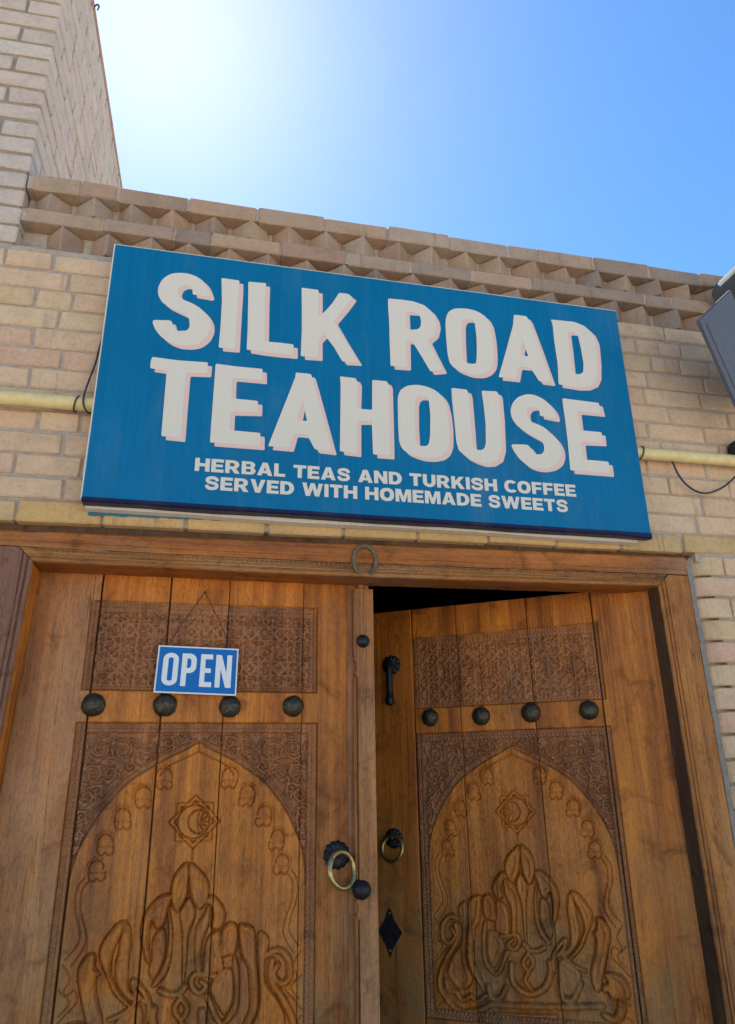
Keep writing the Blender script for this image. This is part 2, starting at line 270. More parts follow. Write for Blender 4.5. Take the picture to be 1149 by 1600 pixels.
def rough_mat(name, c1, c2, scale=40, rough=0.95, bump=0.6, bd=0.004):
    m, nt, p = new_mat(name)
    n = N(nt)
    v = n.coords((1, 1, 1), False)
    a = n.noise(v, scale, 8, 0.7)
    b = n.noise(v, scale * 0.15, 4, 0.6)
    c = n.ramp(a, [(0.3, c1), (0.7, c2)])
    c = n.mix(0.5, c, n.ramp(b, [(0.3, 0.75), (0.65, 1.05)]), 'MULTIPLY')
    n.link(c, p.inputs['Base Color'])
    p.inputs['Roughness'].default_value = rough
    p.inputs['Specular IOR Level'].default_value = 0.2
    n.link(n.bump(a, bump, bd), p.inputs['Normal'])
    return m

M['mortar'] = rough_mat('grey_mortar', (0.32, 0.265, 0.215), (0.48, 0.40, 0.325), 60)
M['mortar_tower'] = rough_mat('tower_mortar', (0.26, 0.225, 0.19), (0.37, 0.325, 0.28), 60)
M['mortar_dark'] = rough_mat('cement_fill', (0.20, 0.18, 0.15), (0.32, 0.28, 0.235), 60)
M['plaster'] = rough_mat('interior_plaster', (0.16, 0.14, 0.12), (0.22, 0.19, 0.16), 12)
M['roof'] = rough_mat('roof_clay', (0.24, 0.19, 0.14), (0.32, 0.26, 0.2), 8)
M['paving'] = rough_mat('sandy_paving', (0.40, 0.34, 0.27), (0.50, 0.43, 0.34), 3)

def metal(name, c1, c2, rough, metallic, scale=60, bump=0.4):
    m, nt, p = new_mat(name)
    n = N(nt)
    v = n.coords((1, 1, 1))
    a = n.noise(v, scale, 6, 0.65)
    n.link(n.ramp(a, [(0.3, c1), (0.7, c2)]), p.inputs['Base Color'])
    p.inputs['Metallic'].default_value = metallic
    n.link(n.ramp(a, [(0.3, rough + 0.15), (0.7, rough)]), p.inputs['Roughness'])
    n.link(n.bump(a, bump, 0.003), p.inputs['Normal'])
    return m

M['iron'] = metal('dark_iron', (0.018, 0.018, 0.015), (0.115, 0.095, 0.062), 0.36, 0.7, 95, 1.0)
M['iron_black'] = metal('black_iron', (0.012, 0.013, 0.016), (0.035, 0.036, 0.04), 0.42, 0.6)
M['brass'] = metal('worn_brass', (0.26, 0.18, 0.06), (0.56, 0.42, 0.19), 0.3, 0.9, 90, 0.15)
M['shoe'] = metal('grey_green_iron', (0.10, 0.085, 0.05), (0.20, 0.17, 0.10), 0.7, 0.3)
M['pipe'] = metal('yellow_pipe_paint', (0.58, 0.45, 0.18), (0.70, 0.57, 0.28), 0.42, 0.0, 25, 0.12)
M['cable'] = metal('black_cable', (0.02, 0.02, 0.022), (0.035, 0.035, 0.038), 0.5, 0.0)
M['lamp_grey'] = metal('grey_speckled_housing', (0.05, 0.055, 0.075), (0.14, 0.15, 0.185), 0.6, 0.1, 260, 0.3)
M['lamp_cap'] = rough_mat('pale_grey_plastic', (0.07, 0.088, 0.092), (0.10, 0.12, 0.124), 20, 0.9, 0.05) if True else metal('pale_grey_plastic', (0.07, 0.085, 0.088), (0.10, 0.12, 0.122), 0.5, 0.0, 20, 0.05)
M['string'] = metal('dark_string', (0.05, 0.02, 0.03), (0.09, 0.03, 0.045), 0.8, 0.0)

def vinyl(name, col, var, rough=0.42):
    m, nt, p = new_mat(name)
    n = N(nt)
    s = n.noise(n.coords((95, 95, 1.6), False), 1.0, 4, 0.6)
    b = n.noise(n.coords((3, 3, 3), False), 1.0, 5, 0.6)
    w = n.noise(n.coords((40, 40, 0.9), False), 1.0, 7, 0.75)
    c = n.mix(0.5, col, n.ramp(s, [(0.35, 1 - var), (0.65, 1 + var)]), 'MULTIPLY')
    c = n.mix(0.5, c, n.ramp(b, [(0.3, 1 - var), (0.7, 1 + var)]), 'MULTIPLY')
    c = n.mix(n.ramp(w, [(0.62, 0.0), (0.80, 0.30)]), c, (0.45, 0.50, 0.52))
    dst = n.noise(n.coords((5, 5, 1.4), False), 1.0, 8, 0.7, 0.4)
    c = n.mix(n.ramp(dst, [(0.52, 0.0), (0.85, 0.12)]), c, (0.34, 0.33, 0.29))
    n.link(c, p.inputs['Base Color'])
    p.inputs['Roughness'].default_value = rough
    p.inputs['Specular IOR Level'].default_value = 0.18
    n.link(n.bump(s, 0.15, 0.001), p.inputs['Normal'])
    return m

M['blue'] = vinyl('blue_banner_print', (0.0006, 0.134, 0.285), 0.14)
M['navy'] = vinyl('shaded_blue_hem', (0.012, 0.016, 0.055), 0.1)  # banner blue darkened to navy, painting in the shade of the underside
M['teal'] = vinyl('teal_banner_edge', (0.03, 0.15, 0.22), 0.3)
M['cream'] = vinyl('cream_print', (0.66, 0.60, 0.50), 0.03)
M['pink'] = vinyl('pink_print', (0.70, 0.50, 0.43), 0.03)
M['white_edge'] = vinyl('off_white_edge', (0.60, 0.55, 0.47), 0.12, 0.6)
M['open_blue'] = vinyl('bright_blue_plate', (0.001, 0.135, 0.42), 0.05, 0.35)
M['open_white'] = vinyl('white_plate_print', (0.72, 0.72, 0.72), 0.03, 0.35)

# ------------------------------------------------------------------ mesh helpers
def thing(name, label, cat, loc=(0, 0, 0), rotz=0.0, group=None):
    o = bpy.data.objects.new(name, None)
    COL.objects.link(o)
    o.location = loc
    o.rotation_euler = (0, 0, rotz)
    o['label'] = label
    o['category'] = cat
    if group: o['group'] = group
    return o

def tag(o, label, cat, group=None):
    o['label'] = label
    o['category'] = cat
    if group: o['group'] = group
    return o

def put(name, me, mat, parent=None, loc=(0, 0, 0)):
    o = bpy.data.objects.new(name, me)
    COL.objects.link(o)
    if mat is not None and len(me.materials) == 0: me.materials.append(mat)
    if parent is not None: o.parent = parent
    o.location = loc
    return o

def pymesh(name, v, f, smooth=False):
    me = bpy.data.meshes.new(name)
    me.from_pydata([tuple(p) for p in v], [], f)
    me.update()
    if smooth:
        me.polygons.foreach_set('use_smooth', [True] * len(me.polygons))
    return me

def from_bm(name, bm, smooth=False):
    me = bpy.data.meshes.new(name)
    bmesh.ops.recalc_face_normals(bm, faces=bm.faces)
    bm.to_mesh(me)
    bm.free()
    if smooth: me.polygons.foreach_set('use_smooth', [True] * len(me.polygons))
    return me

def bm_box(bm, x0, x1, y0, y1, z0, z1):
    vs = [bm.verts.new(p) for p in ((x0, y0, z0), (x1, y0, z0), (x1, y1, z0), (x0, y1, z0), (x0, y0, z1), (x1, y0, z1), (x1, y1, z1), (x0, y1, z1))]
    for f in ((0, 3, 2, 1), (4, 5, 6, 7), (0, 1, 5, 4), (1, 2, 6, 5), (2, 3, 7, 6), (3, 0, 4, 7)):
        bm.faces.new([vs[i] for i in f])
    return vs

def box_mesh(name, x0, x1, y0, y1, z0, z1, bevel=0.0, segs=1):
    bm = bmesh.new()
    bm_box(bm, x0, x1, y0, y1, z0, z1)
    if bevel: bmesh.ops.bevel(bm, geom=bm.edges[:], offset=bevel, segments=segs, affect='EDGES')
    return from_bm(name, bm)

def catmull(pts, n=6, closed=False):
    P = [np.array(p, float) for p in pts]
    m = len(P)
    out = []
    rg = range(m) if closed else range(m - 1)
    for i in rg:
        if closed: a, b, c, d = P[(i - 1) % m], P[i], P[(i + 1) % m], P[(i + 2) % m]
        else: a, b, c, d = P[max(i - 1, 0)], P[i], P[i + 1], P[min(i + 2, m - 1)]
        for k in range(n):
            t = k / n
            out.append(0.5 * (2 * b + (c - a) * t + (2 * a - 5 * b + 4 * c - d) * t * t + (3 * b - a - 3 * c + d) * t ** 3))
    if not closed: out.append(P[-1])
    return out

def tube_mesh(name, pts, r, n=8, closed=False, flat=1.0):
    pts = [Vector(p) for p in pts]
    m = len(pts)
    v, f = [], []
    up = None
    for i, p in enumerate(pts):
        if closed: t = (pts[(i + 1) % m] - pts[(i - 1) % m]).normalized()
        else: t = (pts[min(i + 1, m - 1)] - pts[max(i - 1, 0)]).normalized()
        if up is None:
            up = Vector((0, 1, 0)) if abs(t.y) < 0.9 else Vector((1, 0, 0))
        s = t.cross(up).normalized()
        u = s.cross(t).normalized()
        up = u
        rr = r[i] if hasattr(r, '__len__') else r
        for k in range(n):
            a = 2 * math.pi * k / n
            v.append(p + s * (rr * math.cos(a)) + u * (rr * flat * math.sin(a)))
    for i in range(m if closed else m - 1):
        for k in range(n):
            a, b = i * n + k, i * n + (k + 1) % n
            c, d = ((i + 1) % m) * n + (k + 1) % n, ((i + 1) % m) * n + k
            f.append((a, b, c, d))
    if not closed:
        f.append(tuple(range(n - 1, -1, -1)))
        f.append(tuple((m - 1) * n + k for k in range(n)))
    return pymesh(name, v, f, True)

def plate_mesh(name, outer, holes, y, thick, x_off=0.0, z_off=0.0):
    """flat polygon in the x-z plane facing -y, with a little thickness"""
    loops = [[(a + x_off, b + z_off) for a, b in lp] for lp in [outer] + [h for h in holes if h]]
    tris = tessellate_polygon([[Vector((a, b, 0)) for a, b in lp] for lp in loops])
    flat = [p for lp in loops for p in lp]
    nv = len(flat)
    v = [(a, y, b) for a, b in flat] + [(a, y + thick, b) for a, b in flat]
    f = []
    for t in tris:
        A, B, C = (flat[i] for i in t)
        area = (B[0] - A[0]) * (C[1] - A[1]) - (B[1] - A[1]) * (C[0] - A[0])
        f.append(tuple(t) if area > 0 else tuple(reversed(t)))
    base = 0
    for lp in loops:
        k = len(lp)
        for i in range(k):
            a, b = base + i, base + (i + 1) % k
            f.append((a, b, b + nv, a + nv))
        base += k
    return pymesh(name, v, f)

def dome_mesh(name, r, h, rings=6, n=18, bump=0.04, seed=0):
    rs = np.random.RandomState(seed)
    v, f = [], []
    for i in range(rings):
        a = math.pi / 2 * i / rings
        for k in range(n):
            j = 1 + bump * rs.uniform(-1, 1) * (0.3 if i == 0 else 1)
            t = 2 * math.pi * k / n
            v.append((r * math.cos(a) * math.cos(t) * j, -h * math.sin(a) * j, r * math.cos(a) * math.sin(t) * j))
    v.append((0, -h, 0))
    for i in range(rings - 1):
        for k in range(n):
            f.append((i * n + k, i * n + (k + 1) % n, (i + 1) * n + (k + 1) % n, (i + 1) * n + k))
    for k in range(n): f.append(((rings - 1) * n + k, (rings - 1) * n + (k + 1) % n, rings * n))
    # a low flange so the stud sits on the plank
    b = len(v)
    for k in range(n):
        t = 2 * math.pi * k / n
        v.append((r * 1.10 * math.cos(t), 0.004, r * 1.10 * math.sin(t)))
    for k in range(n): f.append((b + k, b + (k + 1) % n, (k + 1) % n, k))
    return pymesh(name, v, f, True)

def np_mesh(name, verts, quads, matidx=None, smooth=True):
    me = bpy.data.meshes.new(name)
    nv, nq = len(verts), len(quads)
    me.vertices.add(nv)
    me.vertices.foreach_set('co', np.ascontiguousarray(verts, dtype=np.float32).ravel())
    me.loops.add(nq * 4)
    me.loops.foreach_set('vertex_index', np.ascontiguousarray(quads, dtype=np.int32).ravel())
    me.polygons.add(nq)
    me.polygons.foreach_set('loop_start', np.arange(0, nq * 4, 4, dtype=np.int32))
    me.polygons.foreach_set('use_smooth', np.full(nq, smooth))
    if matidx is not None: me.polygons.foreach_set('material_index', np.ascontiguousarray(matidx, dtype=np.int32))
    me.update(calc_edges=True)
    me.validate()
    return me

# ------------------------------------------------------------------ ground
gm = pymesh('ground', [(-150, -150, 0), (150, -150, 0), (150, 150, 0), (-150, 150, 0)], [(0, 1, 2, 3)])
ground = put('ground', gm, M['paving'])
ground['kind'] = 'structure'

# ------------------------------------------------------------------ brick meshes
def brick_mesh(name, L, D, Hh, seed, rl=1.0):
    """one weathered brick, centred, front towards -y"""
    rs = random.Random(seed)
    bm = bmesh.new()
    vs = bm_box(bm, -L / 2, L / 2, -D / 2, D / 2, -Hh / 2, Hh / 2)
    for v in vs:
        v.co.x += rs.uniform(-1, 1) * 0.0022 * rl
        v.co.y += rs.uniform(-1, 1) * 0.0012 * rl
        v.co.z += rs.uniform(-1, 1) * 0.0020 * rl
    bmesh.ops.bevel(bm, geom=bm.edges[:], offset=0.0042, segments=1, affect='EDGES')
    return from_bm(name, bm)

BL, BD, BH = 0.25, 0.12, 0.066
def variants(name, L, mat, k=6, D=BD, Hh=BH):
    r = []
    for i in range(k):
        me = brick_mesh(name, L, D, Hh, i * 31 + int(L * 1000), 2.2 if mat is M['cornice'] else 1.5)
        me.materials.append(mat)
        r.append(me)
    return r
BR = {}
for key in ('brick', 'brick_warm', 'cornice', 'tower'):
    BR[key] = {0.25: variants('brick', 0.25, M[key]), 0.18: variants('brick', 0.18, M[key], 3), 0.12: variants('brick', 0.12, M[key], 4)}

def lay(parent, key, x0, x1, zc, yface=0.0, roty=0.0, along='x', h=BH, rand=0.0012):
    """lay one brick between x0 and x1 (along x, or along y for a side wall) with its face at yface"""
    L = x1 - x0
    k = min(BR[key], key=lambda q: abs(q - L))
    o = bpy.data.objects.new('brick', random.choice(BR[key][k]))
    COL.objects.link(o)
    o.parent = parent
    p = parent.location
    flip = random.choice((1, -1))
    o.scale = (L / k, 1.0, h / BH * random.uniform(0.975, 1.015))
    j = random.uniform(-1, 1) * rand
    if along == 'x':
        o.location = ((x0 + x1) / 2 - p.x, yface + BD / 2 + j - p.y, zc - p.z + random.uniform(-1, 1) * 0.001)
        o.rotation_euler = (random.uniform(-1, 1) * 0.006, roty + random.uniform(-1, 1) * 0.004, 0)
    return o

def joined(name, parent, key, items):
    """bricks that nothing can see past, joined into one mesh"""
    bm = bmesh.new()
    p = parent.location
    for x0, x1, y0, y1, z0, z1 in items:
        bm_box(bm, x0 - p.x, x1 - p.x, y0 - p.y, y1 - p.y, z0 - p.z, z1 - p.z)
    o = put(name, from_bm(name, bm), M[key], parent)
    o['kind'] = 'stuff'
    return o

# ------------------------------------------------------------------ teahouse: brick front with cornice
XL, XR = -2.90, 4.60                       # ends of the front
house = thing('teahouse_front', 'buff brick house front with sawtooth cornice around the carved double door', 'building', (0.5, 0.0, 0.0))
hl = house.location
MY = 0.006                                  # mortar stands this far behind the brick faces
OPX0, OPX1, OPZ = -0.68, 1.722, 2.335        # door opening in the wall
bm = bmesh.new()
def hb(x0, x1, y0, y1, z0, z1): bm_box(bm, x0 - hl.x, x1 - hl.x, y0, y1, z0, z1)
hb(XL, XR, MY, 0.36, 2.40, 3.332)
vsb = bm_box(bm, XL - hl.x, XR - hl.x, MY + 0.002, 0.118, 2.33, 2.40)
for q in vsb[:4]: q.co.z = 2.318 + 0.0115 * (q.co.x + hl.x + 0.6) + 0.009
hb(XL, XR, 0.118, 0.36, 2.372, 2.40)
hb(XL, OPX0, MY, 0.36, OPZ - 0.02, 2.372)
hb(OPX1 + 0.03, XR, MY, 0.36, OPZ - 0.02, 2.372)
hb(XL, OPX0, MY, 0.36, 0, OPZ - 0.02)
hb(OPX1 + 0.085, XR, MY + 0.004, 0.36, 0, OPZ - 0.02)
hb(OPX1 + 0.03, OPX1 + 0.085, 0.034, 0.36, 0, OPZ - 0.02)
hb(-0.722, XR, 0.064, 0.36, 3.332, 3.640)
put('mortar_wall', from_bm('mortar_wall', bm), M['mortar'], house)
bm = bmesh.new()
hb(XL, XR, 0.30, 6.0, 3.36, 3.48)
put('roof', from_bm('roof', bm), M['roof'], house)
bm = bmesh.new()
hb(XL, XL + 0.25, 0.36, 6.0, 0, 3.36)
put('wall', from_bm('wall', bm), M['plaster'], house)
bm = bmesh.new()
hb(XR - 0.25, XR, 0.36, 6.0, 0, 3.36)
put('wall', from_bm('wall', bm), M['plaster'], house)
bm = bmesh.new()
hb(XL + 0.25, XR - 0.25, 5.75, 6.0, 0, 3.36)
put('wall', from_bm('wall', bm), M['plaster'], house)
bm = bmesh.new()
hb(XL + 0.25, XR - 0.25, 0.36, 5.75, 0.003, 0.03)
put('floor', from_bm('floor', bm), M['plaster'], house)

# thirteen courses above the door; they climb a little to the right
NROW = 13
def zrow(k, x):
    top = 3.316 + 0.0106 * (x + 0.6)
    bot = 2.318 + 0.0115 * (x + 0.6)
    return top + (bot - top) * k / NROW
JW = 0.0095
hidden = []
for k in range(NROW):
    jl, jr = JOINTS[k]
    js = sorted(jl)
    x = js[0]
    while x > XL + 0.1:
        x -= 0.262 if random.random() > 0.12 else 0.131
        js.append(x)
    a, b = max(jl), min(jr)
    m = max(1, round((b - a) / 0.2625))
    js += [a + (b - a) * i / m for i in range(1, m)]
    js += jr
    x = max(jr)
    while x < XR - 0.1:
        x += 0.262
        js.append(min(x, XR))
    js = sorted(set(js))
    for x0, x1 in zip(js[:-1], js[1:]):
        xm = (x0 + x1) / 2
        zt, zb = zrow(k, xm), zrow(k + 1, xm)
        zc, h = (zt + zb) / 2, (zt - zb) - JW
        if -0.33 < x0 and x1 < 1.47 and 2.46 < zb and zt < 3.26 or x1 < -1.1 or x0 > 2.45:
            hidden.append((x0 + JW / 2, x1 - JW / 2, 0.001, 0.1, zb + JW / 2, zt - JW / 2))
            continue
        lay(house, 'brick_warm' if k == NROW - 1 else 'brick', x0 + JW / 2, x1 - JW / 2, zc, 0.0, -0.011, h=h, rand=0.002)
joined('brickwork', house, 'brick', hidden)

# cornice: sawtooth course, band, sawtooth course, capping band
TS = 0.1432
tooth = []
for i in range(5):
    bmt = bmesh.new()
    vs = bm_box(bmt, -0.057, 0.057, -0.057, 0.057, -0.037, 0.037)
    rs = random.Random(i)
    for v in vs:
        v.co += Vector((rs.uniform(-1, 1), rs.uniform(-1, 1), rs.uniform(-1, 1))) * 0.006
    bmesh.ops.rotate(bmt, verts=bmt.verts[:], cent=(0, 0, 0), matrix=Matrix.Rotation(math.radians(45), 3, 'Z'))
    bmesh.ops.bevel(bmt, geom=bmt.edges[:], offset=0.004, segments=1, affect='EDGES')
    me = from_bm('brick', bmt)
    me.materials.append(M['cornice'])
    tooth.append(me)
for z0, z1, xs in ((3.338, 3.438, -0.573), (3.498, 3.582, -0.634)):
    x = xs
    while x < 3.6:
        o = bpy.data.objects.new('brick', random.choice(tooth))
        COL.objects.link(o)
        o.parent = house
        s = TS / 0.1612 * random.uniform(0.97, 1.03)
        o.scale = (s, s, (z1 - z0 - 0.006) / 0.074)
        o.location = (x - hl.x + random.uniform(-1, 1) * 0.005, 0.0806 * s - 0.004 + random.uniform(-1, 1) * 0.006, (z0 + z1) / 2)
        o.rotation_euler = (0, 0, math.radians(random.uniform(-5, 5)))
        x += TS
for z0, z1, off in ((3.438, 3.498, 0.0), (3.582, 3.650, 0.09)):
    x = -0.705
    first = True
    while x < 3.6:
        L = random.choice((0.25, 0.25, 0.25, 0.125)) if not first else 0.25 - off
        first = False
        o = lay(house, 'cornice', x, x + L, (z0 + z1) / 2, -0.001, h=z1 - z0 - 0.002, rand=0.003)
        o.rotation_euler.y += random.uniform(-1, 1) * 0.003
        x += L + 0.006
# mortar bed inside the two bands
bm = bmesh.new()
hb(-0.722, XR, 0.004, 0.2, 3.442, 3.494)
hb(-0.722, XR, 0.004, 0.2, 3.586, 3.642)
put('cornice_bed', from_bm('cornice_bed', bm), M['mortar'], house)

# jamb to the right of the door frame: bullnosed bricks
def nose_mesh(seed, L, H2):
    """brick whose left front corner is rounded off"""
    R = 0.072
    prof = [(L, 0.0), (L, 0.12), (0.0, 0.12), (0.0, R)]
    for i in range(1, 7):
        t = math.pi / 2 * i / 6
        prof.append((R - R * math.cos(t), R - R * math.sin(t)))
    rs = random.Random(seed)
    v, f = [], []
    e = 0.004
    for z, ins in ((-H2, e), (-H2 + e, 0), (H2 - e, 0), (H2, e)):
        for (a, b) in prof:
            ca, cb = L / 2, 0.06
            v.append((a + (ca - a) * ins / 0.06 + rs.uniform(-1, 1) * 0.0008, b + (cb - b) * ins / 0.06, z))
    n = len(prof)
    for r in range(3):
        for i in range(n):
            f.append((r * n + i, r * n + (i + 1) % n, (r + 1) * n + (i + 1) % n, (r + 1) * n + i))
    f.append(tuple(range(n - 1, -1, -1)))
    f.append(tuple(range(3 * n, 4 * n)))
    bmn = bmesh.new()
    me0 = pymesh('t', v, f)
    bmn.from_mesh(me0)
    me = from_bm('brick', bmn)
    me.materials.append(M['brick'])
    return me
noses = {L: [nose_mesh(s, L, 0.0357) for s in range(4)] for L in (0.25, 0.125)}
QP = 0.0795
zq = 2.343
r = 0
lowb = []
while zq > 0.05:
    zb = zq - QP
    L = 0.25 if r % 2 else 0.125
    if r == 0: L = 0.125
    x0 = 1.730
    if zq > 0.9:
        o = bpy.data.objects.new('brick', random.choice(noses[L]))
        COL.objects.link(o)
        o.parent = house
        o.location = (x0 - hl.x + random.uniform(-1, 1) * 0.003, random.uniform(-1, 1) * 0.002, (zq + zb) / 2)
        x = x0 + L + 0.011
        n = 0
        while x < XR - 0.05:
            if n < 2: lay(house, 'brick', x, x + 0.25, (zq + zb) / 2, 0.0, h=QP - 0.012)
            else: lowb.append((x, x + 0.25, 0.0, 0.1, zb + 0.006, zq - 0.006))
            n += 1
            x += 0.261
    else:
        x = x0
        while x < XR - 0.05:
            lowb.append((x, min(x + L, XR), 0.0, 0.1, zb + 0.006, zq - 0.006))
            x += L + 0.011
            L = 0.25
    zq = zb
    r += 1
zq = 2.318
r = 0
while zq > 0.05:
    x = OPX0 - 0.03
    L = 0.25 if r % 2 else 0.125
    while x > XL + 0.05:
        lowb.append((max(x - L, XL), x, 0.0, 0.1, zq - 0.0766 + 0.006, zq - 0.006))
        x -= L + 0.011
        L = 0.25
    zq -= 0.0766
    r += 1
joined('brickwork', house, 'brick', lowb)
# cement fillet between the frame and the bricks
put('cement_fillet', box_mesh('cement_fillet', 1.7235 - hl.x, 1.745 - hl.x, 0.028, 0.10, 0.0, 2.326), M['mortar_dark'], house)
put('cement_fillet', box_mesh('cement_fillet', -0.72 - hl.x, -0.676 - hl.x, 0.012, 0.10, 0.0, 2.31), M['mortar_dark'], house)

# ------------------------------------------------------------------ taller brick building on the left
TX = -0.724
tower = thing('brick_tower', 'taller pale brick building rising above the cornice at upper left', 'building', (TX, 0.0, 0.0))
tl = tower.location
TR = math.atan(0.0255)
TZ0, TZ1 = 3.335, 5.10
tower.rotation_euler = (0, 0, -TR)
bm = bmesh.new()
bm_box(bm, -2.17, -0.011, 0.011, 7.0, TZ0, TZ1 - 0.03)
put('mortar_wall', from_bm('mortar_wall', bm), M['mortar_tower'], tower)
NT = 22
far = []
PT = (TZ1 - TZ0) / NT
for i in range(NT):
    zc = TZ0 + PT * (i + 0.5)
    h = PT - 0.016
    hd = i % 2 == 0
    # front, local coordinates: corner at x = 0
    def fb(x0, x1, y0, y1):
        L = x1 - x0
        W = y1 - y0
        along_x = L >= W
        ln = max(L, W)
        k = min(BR['tower'], key=lambda q: abs(q - ln))
        o = bpy.data.objects.new('brick', random.choice(BR['tower'][k]))
        COL.objects.link(o)
        o.parent = tower
        o.location = ((x0 + x1) / 2 + random.uniform(-1, 1) * 0.0015, (y0 + y1) / 2, zc)
        o.scale = (ln / k, min(L, W) / BD, h / BH)
        o.rotation_euler = (random.uniform(-1, 1) * 0.006, random.uniform(-1, 1) * 0.006, 0 if along_x else -math.pi / 2)
    if hd:
        fb(-0.12, 0.0, 0.0, 0.25); x = -0.131; y = 0.261
    else:
        fb(-0.25, 0.0, 0.0, 0.12); x = -0.261; y = 0.131
    n = 0
    while x > -0.55:
        fb(x - 0.25, x, 0.0, 0.12); x -= 0.264
    while x > -2.1:
        far.append((x - 0.25, x, 0.0, 0.12, zc - h / 2, zc + h / 2)); x -= 0.264
    if zc > 3.6:
        ymax = min(2.3, 0.35 + (5.15 - zc) * 1.6)
        while y < 2.2:
            L = 0.25 if random.random() > 0.2 else 0.12
            fb(-0.12, 0.0, y, y + L); y += L + 0.015
bm = bmesh.new()
for q in far: bm_box(bm, *q)
o = put('brickwork', from_bm('brickwork', bm), M['tower'], tower)
o['kind'] = 'stuff'
put('coping', box_mesh('coping', -2.1, 0.004, 0.0, 7.0, TZ1 - 0.002, TZ1 + 0.03, 0.006), M['cornice'], tower)
hook = put('wire_hook', tube_mesh('wire_hook', catmull([(-0.715, 0.42, 5.10), (-0.704, 0.42, 5.125), (-0.694, 0.42, 5.13), (-0.690, 0.42, 5.115), (-0.694, 0.42, 5.095)], 5), 0.004, 6), M['cable'])
tag(hook, 'small bent wire sticking out of the tall brick wall edge against the sky', 'wire')
# ------------------------------------------------------------------ lettering
def ell(cx, cy, rx, ry, a0, a1, n=8, p=2.0):
    o = []
    for i in range(n + 1):
        t = math.radians(a0 + (a1 - a0) * i / n)
        c, s = math.cos(t), math.sin(t)
        o.append((cx + rx * math.copysign(abs(c) ** (2 / p), c), cy + ry * math.copysign(abs(s) ** (2 / p), s)))
    return o

def ribbon(pts, w, n=5):
    P = catmull(pts, n)
    l, r_ = [], []
    for i in range(len(P)):
        t = P[min(i + 1, len(P) - 1)] - P[max(i - 1, 0)]
        t = t / (np.linalg.norm(t) + 1e-9)
        ww = w(i / (len(P) - 1)) if callable(w) else w
        nn = np.array((-t[1], t[0])) * ww / 2
        l.append(tuple(P[i] + nn)); r_.append(tuple(P[i] - nn))
    return l + r_[::-1]

